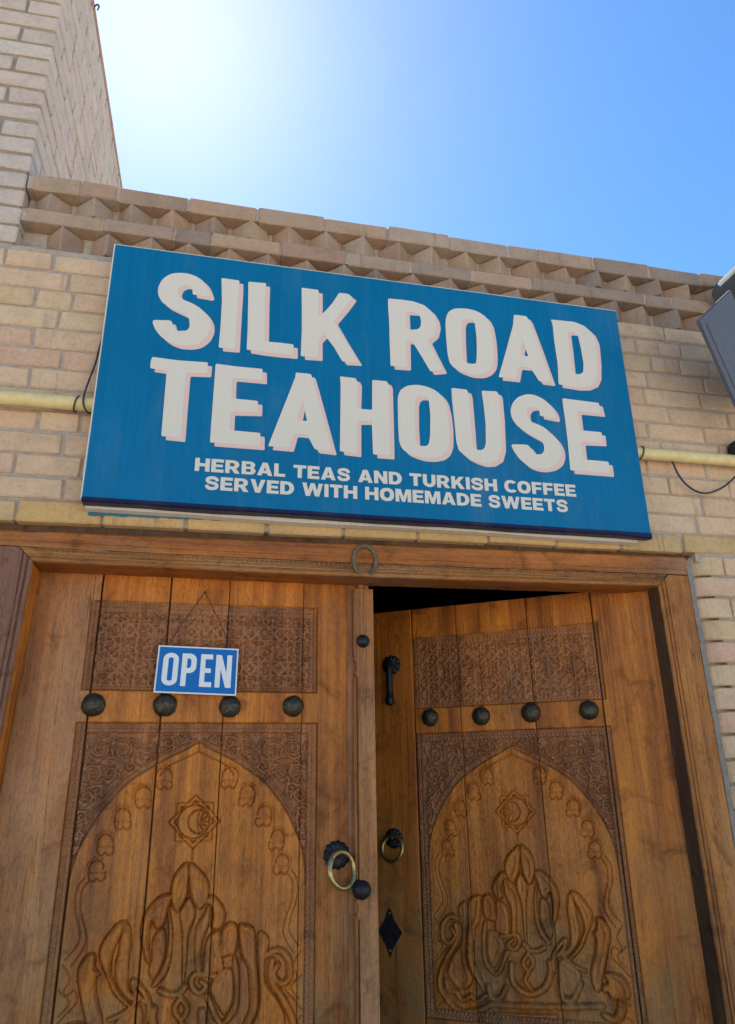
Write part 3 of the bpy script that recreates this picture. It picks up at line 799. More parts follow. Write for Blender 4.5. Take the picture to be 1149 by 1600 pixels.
def glyphs():
    g = {}
    s, b = 0.29, 0.23
    g['H'] = (0.95, [(0, 0), (s, 0), (s, .38), (.95 - s, .38), (.95 - s, 0), (.95, 0), (.95, 1), (.95 - s, 1), (.95 - s, .62), (s, .62), (s, 1), (0, 1)], [])
    g['E'] = (0.80, [(0, 0), (.8, 0), (.8, b), (s, b), (s, .4), (.74, .4), (.74, .6), (s, .6), (s, 1 - b), (.8, 1 - b), (.8, 1), (0, 1)], [])
    g['F'] = (0.77, [(0, 0), (s, 0), (s, .37), (.72, .37), (.72, .58), (s, .58), (s, 1 - b), (.77, 1 - b), (.77, 1), (0, 1)], [])
    g['L'] = (0.74, [(0, 0), (.74, 0), (.74, b), (s, b), (s, 1), (0, 1)], [])
    g['I'] = (s, [(0, 0), (s, 0), (s, 1), (0, 1)], [])
    g['T'] = (0.86, [(.285, 0), (.575, 0), (.575, .77), (.86, .77), (.86, 1), (0, 1), (0, .77), (.285, .77)], [])
    g['A'] = (1.02, [(0, 0), (.30, 0), (.36, .17), (.66, .17), (.72, 0), (1.02, 0), (.67, 1), (.35, 1)], [[(.43, .37), (.59, .37), (.51, .66)]])
    g['N'] = (0.94, [(0, 0), (s, 0), (s, .54), (.65, 0), (.94, 0), (.94, 1), (.65, 1), (.65, .46), (s, 1), (0, 1)], [])
    g['M'] = (1.14, [(0, 0), (.27, 0), (.27, .60), (.46, 0), (.68, 0), (.87, .60), (.87, 0), (1.14, 0), (1.14, 1), (.76, 1), (.57, .42), (.38, 1), (0, 1)], [])
    g['V'] = (1.0, [(.34, 0), (.66, 0), (1.0, 1), (.70, 1), (.50, .34), (.30, 1), (0, 1)], [])
    g['W'] = (1.42, [(.25, 0), (.54, 0), (.71, .58), (.88, 0), (1.17, 0), (1.42, 1), (1.13, 1), (1.01, .42), (.85, 1), (.57, 1), (.41, .42), (.29, 1), (0, 1)], [])
    g['K'] = (0.98, [(0, 0), (s, 0), (s, .27), (.39, .38), (.64, 0), (.98, 0), (.60, .57), (.96, 1), (.61, 1), (s, .62), (s, 1), (0, 1)], [])
    g['U'] = (0.92, [(0, 1), (0, .40)] + ell(.46, .40, .46, .42, 180, 360, 12)[1:-1] + [(.92, .40), (.92, 1), (.63, 1), (.63, .42)] + ell(.46, .42, .17, .20, 360, 180, 8)[1:-1] + [(.29, .42), (.29, 1)], [])
    g['O'] = (1.02, ell(.51, .5, .51, .52, 0, 360, 24, 2.3)[:-1], [ell(.51, .5, .21, .27, 0, 360, 18, 2.2)[:-1]])
    g['D'] = (0.94, [(0, 0), (.44, 0)] + ell(.44, .5, .50, .5, -90, 90, 14)[1:-1] + [(.44, 1), (0, 1)], [[(s, .23), (.42, .23)] + ell(.42, .5, .21, .27, -90, 90, 10)[1:-1] + [(.42, .77), (s, .77)]])
    g['P'] = (0.86, [(0, 0), (s, 0), (s, .32), (.50, .32)] + ell(.50, .66, .36, .34, -90, 90, 12)[1:-1] + [(.50, 1), (0, 1)], [[(s, .53), (.46, .53)] + ell(.46, .66, .11, .13, -90, 90, 8)[1:-1] + [(.46, .79), (s, .79)]])
    g['R'] = (0.96, [(0, 0), (s, 0), (s, .32), (.40, .32), (.62, 0), (.96, 0), (.70, .38)] + ell(.52, .68, .38, .32, -60, 90, 12) + [(0, 1)], [[(s, .53), (.48, .53)] + ell(.48, .66, .12, .13, -90, 90, 8)[1:-1] + [(.48, .79), (s, .79)]])
    g['B'] = (0.92, [(0, 0), (.54, 0)] + ell(.56, .29, .36, .29, -90, 52, 10) + ell(.54, .74, .34, .26, -48, 90, 10) + [(0, 1)], [[(s, .20), (.50, .20)] + ell(.50, .31, .12, .11, -90, 90, 6)[1:-1] + [(.50, .42), (s, .42)], [(s, .60), (.49, .60)] + ell(.49, .70, .10, .10, -90, 90, 6)[1:-1] + [(.49, .80), (s, .80)]])
    g['C'] = (0.90, ell(.51, .5, .51, .52, 38, 322, 24, 2.2) + ell(.51, .5, .22, .28, 312, 48, 18, 2.2), [])
    g['S'] = (0.90, ribbon([(.80, .66), (.70, .84), (.45, .90), (.20, .84), (.14, .70), (.24, .58), (.48, .51), (.70, .44), (.77, .29), (.68, .15), (.44, .095), (.20, .15), (.10, .34)], .235, 5), [])
    return g
GL = glyphs()

# ------------------------------------------------------------------ the signboard
SX0, SX1, SZ0, SZ1, SY = -0.384, 1.526, 2.3765, 3.324, -0.075
sign = thing('signboard', 'large blue signboard with cream lettering hung above the carved double door', 'signboard', (0.571, SY, SZ0))
sl = sign.location
def sbox(name, x0, x1, y0, y1, z0, z1, mat, parent, bev=0.0):
    return put(name, box_mesh(name, x0 - sl.x, x1 - sl.x, y0 - sl.y, y1 - sl.y, z0 - sl.z, z1 - sl.z, bev), M[mat], parent)
# printed face, very slightly bowed like stretched vinyl
nx, nz = 60, 30
v, f = [], []
for j in range(nz + 1):
    for i in range(nx + 1):
        a, b = i / nx, j / nz
        edge = min(a, 1 - a, b * 0.5, (1 - b) * 0.5)
        wob = 0.0012 * math.sin(a * 17 + b * 3) * min(1, edge * 12)
        v.append((SX0 + (SX1 - SX0) * a - sl.x, max(0.0, wob) * 0.2, SZ0 + (SZ1 - SZ0) * b + 0.002 * math.sin(a * 9) * (1 if j == 0 else 0) - sl.z))
for j in range(nz):
    for i in range(nx):
        q = j * (nx + 1) + i
        f.append((q, q + 1, q + nx + 2, q + nx + 1))
face = put('printed_face', pymesh('printed_face', v, f, True), M['blue'], sign)
sbox('side_wrap', SX0 + 0.0005, SX1 - 0.0005, SY + 0.0012, SY + 0.030, SZ0 + 0.004, SZ1, 'blue', sign)
sbox('edge_trim', SX0 - 0.004, SX0, SY - 0.0005, SY + 0.030, SZ0 + 0.003, SZ1 + 0.003, 'white_edge', sign)
sbox('edge_trim', SX0 + 0.0005, SX1, SY - 0.0005, SY + 0.010, SZ1 + 0.0005, SZ1 + 0.003, 'white_edge', sign)
# blue hem folded under the lower edge, its shade painted in as navy
nh = 48
v, f = [], []
hrs = np.random.RandomState(3)
for i in range(nh + 1):
    a = i / nh
    x = SX0 + (SX1 - SX0) * a - sl.x + (0.002 if i == nh else 0)
    d = 0.001 * math.sin(a * 23) + hrs.uniform(-1, 1) * 0.0008
    dr = 0.006 * max(0, a - 0.93) / 0.07
    for (y, z) in ((-0.0016, 0.009), (-0.0022, -0.002 - dr), (0.006, -0.005 + d - dr), (0.043, -0.004 + d), (0.043, 0.003)):
        v.append((x, y, z))
for i in range(nh):
    for k in range(4):
        q = i * 5 + k
        f.append((q, q + 1, q + 6, q + 5))
put('hem', pymesh('hem', v, f, False), M['navy'], sign)
# pale wooden sub-frame and a frayed strip of old banner behind it
v, f = [], []
for i in range(nh + 1):
    a = i / nh
    x = SX0 + 0.006 + (SX1 - SX0 - 0.035) * a - sl.x
    d = 0.0022 * math.sin(a * 11 + 1) + hrs.uniform(-1, 1) * 0.001
    for (y, z) in ((0.044, 0.02), (0.044, -0.013 + d), (0.070, -0.015 + d), (0.070, 0.03)):
        v.append((x, y, z))
for i in range(nh):
    for k in range(3):
        q = i * 4 + k
        f.append((q, q + 1, q + 5, q + 4))
put('sub_frame', pymesh('sub_frame', v, f), M['white_edge'], sign)
v, f = [], []
for i in range(40):
    a = i / 39
    x = SX0 + 0.012 + 0.50 * a - sl.x
    d = hrs.uniform(0, 1) * 0.004
    v += [(x, 0.0715, 0.02), (x, 0.0725, -0.027 + 0.014 * a + d)]
for i in range(39): f.append((2 * i, 2 * i + 1, 2 * i + 3, 2 * i + 2))
put('frayed_banner', pymesh('frayed_banner', v, f), M['teal'], sign)
sbox('backing', SX0 + 0.02, SX1 - 0.02, SY + 0.0302, -0.006, SZ0 + 0.022, SZ1 - 0.01, 'white_edge', sign)

CURVED = 'SOUD'
for ch, outer, hole in LETTERS:
    cx = sum(p[0] for p in outer) / len(outer)
    cz = min(p[1] for p in outer)
    def prep(lp):
        q = [(a - cx, b - cz) for a, b in lp]
        if not q: return q
        # soften the cut-out corners a touch
        o = []
        n = len(q)
        for i in range(n):
            p0, p1, p2 = np.array(q[i - 1]), np.array(q[i]), np.array(q[(i + 1) % n])
            d0, d1 = np.linalg.norm(p0 - p1), np.linalg.norm(p2 - p1)
            r_ = 0.0045 if ch not in 'SO' else 0.35 * min(d0, d1)
            o.append(tuple(p1 + (p0 - p1) / d0 * min(r_, d0 * 0.45)))
            o.append(tuple(p1 + ((p0 - p1) / d0 * min(r_, d0 * .45) + (p2 - p1) / d1 * min(r_, d1 * .45)) * 0.25))
            o.append(tuple(p1 + (p2 - p1) / d1 * min(r_, d1 * 0.45)))
        return o
    po, ph = prep(outer), prep(hole)
    lo = put('letter', plate_mesh('letter', po, [ph], -0.0018, 0.0004), M['cream'], sign, (cx - sl.x, 0, cz - sl.z))
    put('letter_shadow', plate_mesh('letter_shadow', po, [ph], -0.0010, 0.0004, 0.0148, -0.0125), M['pink'], lo)

def text_line(parent, txt, x0, x1, z0l, z1l, h, mat, y, space=0.45, gap=0.10):
    """set a line of small capitals between x0 and x1"""
    tot = sum(space if c == ' ' else GL[c][0] + gap for c in txt) - gap
    sx = (x1 - x0) / tot
    x = x0
    for c in txt:
        if c == ' ':
            x += space * sx
            continue
        w, out, holes = GL[c]
        t = (x - x0) / (x1 - x0)
        z = z0l + (z1l - z0l) * t
        put('letter', plate_mesh('letter', [(a * sx, b * h) for a, b in out], [[(a * sx, b * h) for a, b in q] for q in holes], y, 0.0004), M[mat], parent, (x, 0, z))
        x += (w + gap) * sx
text_line(sign, 'HERBAL TEAS AND TURKISH COFFEE', -0.061 - sl.x, 1.252 - sl.x, 2.496 - sl.z, 2.504 - sl.z, 0.0455, 'cream', -0.0014)
text_line(sign, 'SERVED WITH HOMEMADE SWEETS', -0.026 - sl.x, 1.214 - sl.x, 2.4355 - sl.z, 2.4435 - sl.z, 0.0455, 'cream', -0.0014)

# ------------------------------------------------------------------ gas pipe, cables, junction box, lamp
PZ, PY = 2.718, -0.034
pipe = thing('gas_pipe', 'yellow painted gas pipe running along the brick wall behind the signboard', 'pipe', (0.6, PY, PZ))
pp = [(-3.4 + i * 0.1, 0.0012 * math.sin(i * 0.9), 0.0015 * math.sin(i * 0.55 + 1) + 0.002 * (i * 0.1 - 2.8)) for i in range(74)]
put('tube', tube_mesh('tube', pp, 0.0235, 16), M['pipe'], pipe)
for xs in (-0.443, 1.563):
    ring = [(xs - 0.6 + 0.006 * math.sin(t), 0.0262 * math.cos(t), 0.0262 * math.sin(t) + 0.002 * (xs - 1.0 + 0.4)) for t in [2 * math.pi * k / 18 for k in range(18)]]
    put('strap', tube_mesh('strap', ring, 0.0026, 6, True), M['cable'], pipe)
for xs in (-0.95, 2.35):
    put('bracket', box_mesh('bracket', xs - 0.6 - 0.012, xs - 0.6 + 0.012, 0.0, 0.045, -0.032, 0.032, 0.004), M['iron'], pipe)

cb = put('cable', tube_mesh('cable', catmull([(-0.345, -0.02, 3.21), (-0.372, -0.024, 3.10), (-0.394, -0.028, 2.98), (-0.404, -0.03, 2.88), (-0.413, -0.05, 2.80), (-0.420, -0.062, 2.735), (-0.417, -0.058, 2.70), (-0.40, -0.045, 2.682), (-0.36, -0.02, 2.70)], 6), 0.0032, 8), M['cable'])
tag(cb, 'thin black cable hanging down the left edge of the signboard to the yellow pipe', 'cable')
cb = put('cable', tube_mesh('cable', catmull([(1.692, -0.012, 2.72), (1.697, -0.03, 2.70), (1.713, -0.03, 2.649), (1.742, -0.03, 2.607), (1.783, -0.03, 2.582), (1.826, -0.03, 2.580), (1.872, -0.03, 2.596), (1.915, -0.03, 2.620), (1.972, -0.03, 2.667), (2.02, -0.05, 2.73), (2.035, -0.05, 2.762)], 6), 0.0038, 8), M['cable'])
tag(cb, 'black cable looping below the yellow pipe right of the signboard', 'cable')
jb = thing('junction_box', 'small black junction box above the yellow pipe at the right edge', 'box', (2.032, 0.0, 2.772))
put('housing', box_mesh('housing', -0.064, 0.064, -0.075, -0.001, -0.034, 0.034, 0.012, 3), M['iron_black'], jb)
put('lid', box_mesh('lid', -0.052, 0.052, -0.083, -0.0755, -0.024, 0.024, 0.003, 2), M['iron_black'], jb)

# lamp: tilted speckled housing under a rounded cap, on an arm from the wall
lamp = thing('wall_lamp', 'grey speckled lamp housing with rounded pale cap jutting from the wall at upper right', 'lamp', (2.2, 0.0, 3.3))
A = Vector((1.6731, -0.34, 3.1189)); B = Vector((1.9355, -0.24, 3.3684)); Cc = Vector((1.8806, -0.2, 2.8828))
ab = B - A
ac = (Cc - A)
ac = ac - ab * (ac.dot(ab) / ab.length_squared) * 1.0
acd = (Cc - A).normalized()
W2 = ab.length
nrm = ab.cross(Cc - A).normalized()
if nrm.y > 0: nrm = -nrm
L2 = 0.44
th = 0.012
ex, ey = ab.normalized(), acd
v = []
for d in (0.0, th):
    for (s, t) in ((0, 0), (1, 0), (1, 1), (0, 1)):
        v.append(A + ex * (W2 * s) + ey * (L2 * t) - nrm * d - lamp.location)
bmn = bmesh.new()
bv = [bmn.verts.new(p) for p in v]
for q in ((0, 1, 2, 3), (7, 6, 5, 4), (0, 4, 5, 1), (1, 5, 6, 2), (2, 6, 7, 3), (3, 7, 4, 0)): bmn.faces.new([bv[i] for i in q])
bmesh.ops.bevel(bmn, geom=bmn.edges[:], offset=0.004, segments=2, affect='EDGES')
hs = put('housing', from_bm('housing', bmn), M['lamp_grey'], lamp)
# raised rim line along the housing
rim = [A + ex * 0.045 + ey * 0.03 + nrm * 0.001 - lamp.location, A + ex * 0.045 + ey * (L2 - 0.03) + nrm * 0.001 - lamp.location]
put('rim', tube_mesh('rim', [rim[0].lerp(rim[1], i / 10) for i in range(11)], 0.004, 6), M['lamp_grey'], hs)
capc = [(2.018, 3.480), (2.040, 3.545), (2.10, 3.588), (2.19, 3.60), (2.30, 3.585), (2.36, 3.53), (2.36, 3.44), (2.10, 3.44)]
cp = [(a - lamp.location.x, b - lamp.location.z) for a, b in catmull(capc, 4, True)]
cm = plate_mesh('cap', cp, [], -0.20, 0.15)
bmn = bmesh.new(); bmn.from_mesh(cm)
bmesh.ops.holes_fill(bmn, edges=bmn.edges[:])
put('cap', from_bm('cap', bmn), M['lamp_cap'], lamp)
put('arm', tube_mesh('arm', [(0.02, -0.05, 0.22), (0.02, -0.03, 0.16), (0.02, 0.0, 0.10)], 0.022, 12), M['lamp_cap'], lamp)
put('wall_plate', box_mesh('wall_plate', -0.05, 0.09, -0.012, -0.001, 0.02, 0.18, 0.004), M['lamp_cap'], lamp)

# ------------------------------------------------------------------ door frame
FY = 0.020
frame = thing('door_frame', 'heavy old wooden door frame with moulded edges under the signboard', 'door frame', (0.54, FY, 0.0))
fl = frame.location
XI0, XI1 = -0.514, 1.590                 # inner edges of the posts
XO0, XO1 = -0.672, 1.7195
def zbot(x): return 2.2035 + 0.0125 * max(0.0, (x - 0.3)) ** 1.3
def ztop(x): return 2.299 + 0.0165 * (x + 0.6)
MH = 0.046
def prof_sweep_x(name, prof, ends, mat, n=70, wear=0.0006, seed=1):
    """prof: function(x) -> list of (y, z, inset); ends: (x0, x1); inset shifts the two ends inwards/outwards"""
    rs = np.random.RandomState(seed)
    v, f = [], []
    for i in range(n + 1):
        t = i / n
        ring = prof(ends[0] + (ends[1] - ends[0]) * t)
        for (y, z, ins) in ring:
            x0, x1 = ends[0] - ins, ends[1] + ins
            x = x0 + (x1 - x0) * t
            v.append((x - fl.x, y - fl.y + rs.uniform(-1, 1) * wear, z + rs.uniform(-1, 1) * wear))
    k = len(ring)
    for i in range(n):
        for j in range(k):
            a, b = i * k + j, i * k + (j + 1) % k
            f.append((a, b, b + k, a + k))
    f.append(tuple(range(k)))
    f.append(tuple(n * k + j for j in reversed(range(k))))
    me = pymesh(name, v, f)
    bmq = bmesh.new(); bmq.from_mesh(me)
    return put(name, from_bm(name, bmq), M[mat], frame)
# upper beam
def beam(x):
    zb, zt = zbot(x) + MH, ztop(x)
    return [(FY + 0.004, zt, 0), (FY, zt - 0.006, 0), (FY + 0.001, zb + 0.020, 0), (FY + 0.005, zb + 0.016, 0), (FY + 0.005, zb + 0.0015, 0), (0.13, zb + 0.0015, 0), (0.13, zt, 0)]
prof_sweep_x('lintel', beam, (XO0, XO1), 'lintel')
# moulded lower edge, mitred into the posts
def mould(x):
    zb = zbot(x)
    P = [(0.1345, 0.0), (FY + 0.006, 0.0), (FY + 0.001, 0.003), (FY - 0.001, 0.010), (FY + 0.005, 0.0125), (FY + 0.0055, 0.0155), (FY + 0.0005, 0.0180), (FY - 0.0005, 0.0225), (FY + 0.005, 0.0255), (FY + 0.006, 0.030), (FY + 0.006, MH), (0.1345, MH)]
    return [(y, zb + h, h) for y, h in P]
mo = prof_sweep_x('moulding', mould, (XI0, XI1), 'moulding', 110, 0.0008, 4)
mo.data.materials.append(M['lintel'])
for p in mo.data.polygons:
    if p.normal.z < -0.9: p.material_index = 1
# carved bead row on the moulding
bm = bmesh.new()
x = XI0 + 0.0
rs = random.Random(5)
while x < XI1:
    zc = zbot(x) + 0.038
    for sgn in (1,):
        c = [(x - 0.0066, zc), (x, zc + 0.0072), (x + 0.0066, zc), (x, zc - 0.0072)]
        vs = [bm.verts.new((a - fl.x, FY + 0.007 - fl.y, b)) for a, b in c]
        ap = bm.verts.new((x - fl.x, FY - 0.003 + rs.uniform(0, 0.004) - fl.y, zc))
        for i in range(4): bm.faces.new((vs[i], vs[(i + 1) % 4], ap))
    x += 0.0155
put('carved_bead', from_bm('carved_bead', bm), M['moulding'], frame)
# added dark strip, painting in the shade and dirt between beam and bricks
def gap_strip(x): return [(FY + 0.012, ztop(x) + 0.001, 0), (FY + 0.012, 2.345 + 0.012 * (x + 0.6), 0), (0.11, 2.345 + 0.012 * (x + 0.6), 0), (0.11, ztop(x) + 0.001, 0)]
prof_sweep_x('gap_shade_strip', gap_strip, (XO0, XO1), 'dark_reveal', 20)
# posts
def post(xi, sgn, width, mat, lean, seed, reveal):
    rs = np.random.RandomState(seed)
    P = [(0.0, 0.138), (0.0, FY + 0.004), (0.003, FY), (0.011, FY - 0.0008), (0.0135, FY + 0.005), (0.0165, FY + 0.005), (0.019, FY), (0.027, FY), (0.030, FY + 0.005), (0.033, FY + 0.001), (0.046, FY), (width - 0.006, FY), (width, FY + 0.006), (width, 0.138)]
    n = 60
    v, f = [], []
    for i in range(n + 1):
        t = i / n
        for (d, y) in P:
            x = xi - sgn * d
            ztp = zbot(xi) + min(d, MH) - 0.0025
            z = 0.0 + t * ztp
            dx = lean * max(0.0, 2.2 - z)
            w = 0.0009 if 0 < i < n else 0
            v.append((x + dx + rs.uniform(-1, 1) * w - fl.x, y + rs.uniform(-1, 1) * w - fl.y, z))
    k = len(P)
    for i in range(n):
        for j in range(k):
            a, b = i * k + j, i * k + (j + 1) % k
            f.append((a, b, b + k, a + k))
    f.append(tuple(range(k))); f.append(tuple(n * k + j for j in reversed(range(k))))
    bmq = bmesh.new(); bmq.from_mesh(pymesh('t', v, f))
    me = from_bm('post', bmq)
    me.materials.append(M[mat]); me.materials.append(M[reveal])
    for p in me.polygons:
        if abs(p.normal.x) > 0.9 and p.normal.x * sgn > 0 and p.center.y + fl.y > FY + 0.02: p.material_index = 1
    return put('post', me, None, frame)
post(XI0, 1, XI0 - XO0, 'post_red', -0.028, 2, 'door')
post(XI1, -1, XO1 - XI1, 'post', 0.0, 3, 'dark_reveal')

# horseshoe on the lintel
hp = []
for i in range(25):
    t = math.radians(-62 + (304) * i / 24)
    hp.append((0.038 * math.cos(t) * (1 if abs(math.sin(t)) < 2 else 1), 0.0, 0.052 * math.sin(t)))
sh = put('horseshoe', tube_mesh('horseshoe', hp, [0.0055 + 0.0018 * math.sin(math.pi * i / 24) for i in range(25)], 8, False, 0.7), M['shoe'], None, (0.505, FY - 0.006, zbot(0.5) + 0.053))
tag(sh, 'old grey iron horseshoe nailed to the middle of the wooden lintel', 'horseshoe')
# ------------------------------------------------------------------ carving of the door leaves (a height field in metres, a across, z up)
RES = 0.002
GA = np.arange(-0.40, 0.4001, RES)
GZ = np.arange(0.78, 2.1401, RES)
AA, ZZ = np.meshgrid(GA, GZ)
HF = np.zeros_like(AA)

def field(pts, w0, w1=None, sm=6):
    """distance field of a tapering stroke: returns (dist - width, dist / width)"""
    w1 = w0 if w1 is None else w1
    P = catmull(pts, sm) if sm > 1 and len(pts) > 2 else [np.array(p, float) for p in pts]
    E = np.full(AA.shape, 9.0); T = np.full(AA.shape, 9.0)
    n = len(P) - 1
    pad = max(w0, w1) + 0.008
    for i in range(n):
        p, q = P[i], P[i + 1]
        i0 = max(0, int((min(p[0], q[0]) - pad - GA[0]) / RES)); i1 = min(len(GA), int((max(p[0], q[0]) + pad - GA[0]) / RES) + 2)
        j0 = max(0, int((min(p[1], q[1]) - pad - GZ[0]) / RES)); j1 = min(len(GZ), int((max(p[1], q[1]) + pad - GZ[0]) / RES) + 2)
        if i0 >= i1 or j0 >= j1: continue
        a, z = AA[j0:j1, i0:i1], ZZ[j0:j1, i0:i1]
        d = q - p
        L2_ = max(d[0] ** 2 + d[1] ** 2, 1e-12)
        t = np.clip(((a - p[0]) * d[0] + (z - p[1]) * d[1]) / L2_, 0, 1)
        ds = np.hypot(a - p[0] - t * d[0], z - p[1] - t * d[1])
        f0, f1 = i / n, (i + 1) / n
        w = w0 + (w1 - w0) * (f0 + (f1 - f0) * t)
        E[j0:j1, i0:i1] = np.minimum(E[j0:j1, i0:i1], ds - w)
        T[j0:j1, i0:i1] = np.minimum(T[j0:j1, i0:i1], ds / w)
    return E, T

def engrave(pts, w=0.002, depth=0.004, sm=6):
    global HF
    E, T = field(pts, w, w, sm)
    HF = HF - depth * np.clip(1 - T ** 2, 0, 1)

def pair(pts): return [pts, [(-a, z) for a, z in pts]]

def vnoise(scale, seed):
    """cheap smooth value noise on the grid"""
    rs = np.random.RandomState(seed)
    na, nz_ = int(0.8 / scale) + 3, int(1.36 / scale) + 3
    g = rs.uniform(-1, 1, (nz_, na))
    u, w = (AA - GA[0]) / scale, (ZZ - GZ[0]) / scale
    i, j = u.astype(int), w.astype(int)
    fu, fw = u - i, w - j
    fu, fw = fu * fu * (3 - 2 * fu), fw * fw * (3 - 2 * fw)
    return (g[j, i] * (1 - fu) + g[j, i + 1] * fu) * (1 - fw) + (g[j + 1, i] * (1 - fu) + g[j + 1, i + 1] * fu) * fw

# ---- region masks
FA, FZ0, FZ1 = 0.360, 1.844, 2.121        # frieze outline
LA, LZ0, LZ1 = 0.362, 0.812, 1.748        # arch panel outline
FB, LB = 0.026, 0.030
in_f = (np.abs(AA) < FA) & (ZZ > FZ0) & (ZZ < FZ1)
in_ff = (np.abs(AA) < FA - FB) & (ZZ > FZ0 + 0.018) & (ZZ < FZ1 - 0.036)
in_l = (np.abs(AA) < LA) & (ZZ > LZ0) & (ZZ < LZ1)
in_li = (np.abs(AA) < LA - LB) & (ZZ > LZ0 + LB) & (ZZ < LZ1 - LB)
ARCH = [(0.0, 1.694), (0.030, 1.675), (0.075, 1.653), (0.115, 1.632), (0.200, 1.576), (0.268, 1.495), (0.312, 1.410), (0.329, 1.345), (0.332, 1.29)]
az = np.array([z for a, z in ARCH][::-1]); ax = np.array([a for a, z in ARCH][::-1])
half = np.where(ZZ < 1.29, 0.4, np.interp(ZZ, az, ax))
in_arch = in_li & (np.abs(AA) < half) & (ZZ < 1.694)
in_sp = in_li & ~in_arch

# ---- rope borders
def rope(t, c, per=0.011):
    s = np.sin(2 * np.pi * (t / per + 0.8 * np.abs(c - 0.5) * 2 * 0.5))
    return -0.0028 * (0.5 + 0.5 * s) * np.clip(1.2 - np.abs(c - 0.5) * 2, 0, 1)
band_v = in_l & (np.abs(AA) > LA - LB)
band_t = in_l & ~in_li & ~band_v
c1 = (np.abs(AA) - (LA - LB)) / LB
cz = np.where(ZZ > 1.3, (ZZ - (LZ1 - LB)) / LB, (LZ0 + LB - ZZ) / LB)
def twin(c, t):
    o = np.where(c > 0.52, rope(t, (c - 0.52) / 0.48), 0)
    i_ = np.where(c < 0.46, -0.0022 * (0.5 + 0.5 * np.sin(2 * np.pi * t / 0.014 + np.sin(c * 14))), 0)
    return o + i_ - np.where(np.abs(c - 0.49) < 0.05, 0.0035, 0)
HF += np.where(band_v, twin(c1, ZZ), 0) + np.where(band_t, twin(cz, AA), 0)
bf_v = in_f & (np.abs(AA) > FA - FB)
bf_t = in_f & (np.abs(AA) <= FA - FB) & ~in_ff
cfv = (np.abs(AA) - (FA - FB)) / FB
cft = np.where(ZZ > 2.0, (ZZ - (FZ1 - 0.036)) / 0.036, (FZ0 + 0.018 - ZZ) / 0.018)
HF += np.where(bf_v, twin(cfv, ZZ), 0) + np.where(bf_t, twin(cft, AA), 0)
for a, z0, z1 in ((LA, LZ0, LZ1), (LA - LB, LZ0 + LB, LZ1 - LB), (FA, FZ0, FZ1)):
    engrave([(-a, z0), (-a, z1), (a, z1), (a, z0), (-a, z0)], 0.0024, 0.0045, 1)
engrave([(-FA + FB, FZ0 + 0.018), (-FA + FB, FZ1 - 0.036), (FA - FB, FZ1 - 0.036), (FA - FB, FZ0 + 0.018), (-FA + FB, FZ0 + 0.018)], 0.002, 0.004, 1)

# ---- frieze: strapwork of eight-pointed stars over a sunk ground with little buds
n1, n2 = vnoise(0.012, 1), vnoise(0.006, 2)
def pebbles(sp, rad, seed):
    """rounded bumps at jittered points"""
    rs = np.random.RandomState(seed)
    na, nz_ = int(0.8 / sp) + 4, int(1.36 / sp) + 4
    ja, jz = rs.uniform(0.2, 0.8, (nz_, na)), rs.uniform(0.2, 0.8, (nz_, na))
    u, w = (AA - GA[0]) / sp + 1, (ZZ - GZ[0]) / sp + 1
    i, j = u.astype(int), w.astype(int)
    d = np.full(AA.shape, 9.0)
    for di in (-1, 0, 1):
        for dj in (-1, 0, 1):
            ii, jj = i + di, j + dj
            d = np.minimum(d, np.hypot(u - ii - ja[jj, ii], w - jj - jz[jj, ii]))
    return np.clip(1 - (d * sp / rad) ** 2, 0, 1)
bud = pebbles(0.0165, 0.0085, 5)
ground_f = -0.0080 + 0.0065 * np.sqrt(bud) + 0.0010 * n2
HF = np.where(in_ff, ground_f, HF)
strap = np.full(AA.shape, 9.0)
TILE = 0.0945
cols_ = np.arange(-4, 5) * TILE
fzc = (FZ0 + 0.018 + FZ1 - 0.036) / 2
for r_i, zc in enumerate((fzc - TILE * 0.59, fzc + TILE * 0.59)):
    for cx in cols_:
        R8 = TILE * 0.60
        V8 = [(cx + R8 * math.cos(math.radians(22.5 + 45 * k)), zc + R8 * math.sin(math.radians(22.5 + 45 * k))) for k in range(8)]
        for k in range(8):
            E, T = field([V8[k], V8[(k + 3) % 8]], 0.0030, None, 1)
            strap = np.minimum(strap, T)
        for qx, qz in ((TILE / 2, TILE * 0.59), (TILE / 2, -TILE * 0.59), (TILE / 2, 0)):
            R6 = TILE * (0.27 if qz else 0.20)
            V6 = [(cx + qx + R6 * math.cos(math.radians(60 * k + 30)), zc + qz + R6 * math.sin(math.radians(60 * k + 30))) for k in range(7)]
            E, T = field(V6, 0.0026, None, 1)
            strap = np.minimum(strap, T)
HF = np.where(in_ff & (strap < 1), np.maximum(HF, 0.0008 - 0.0028 * strap ** 2), HF)

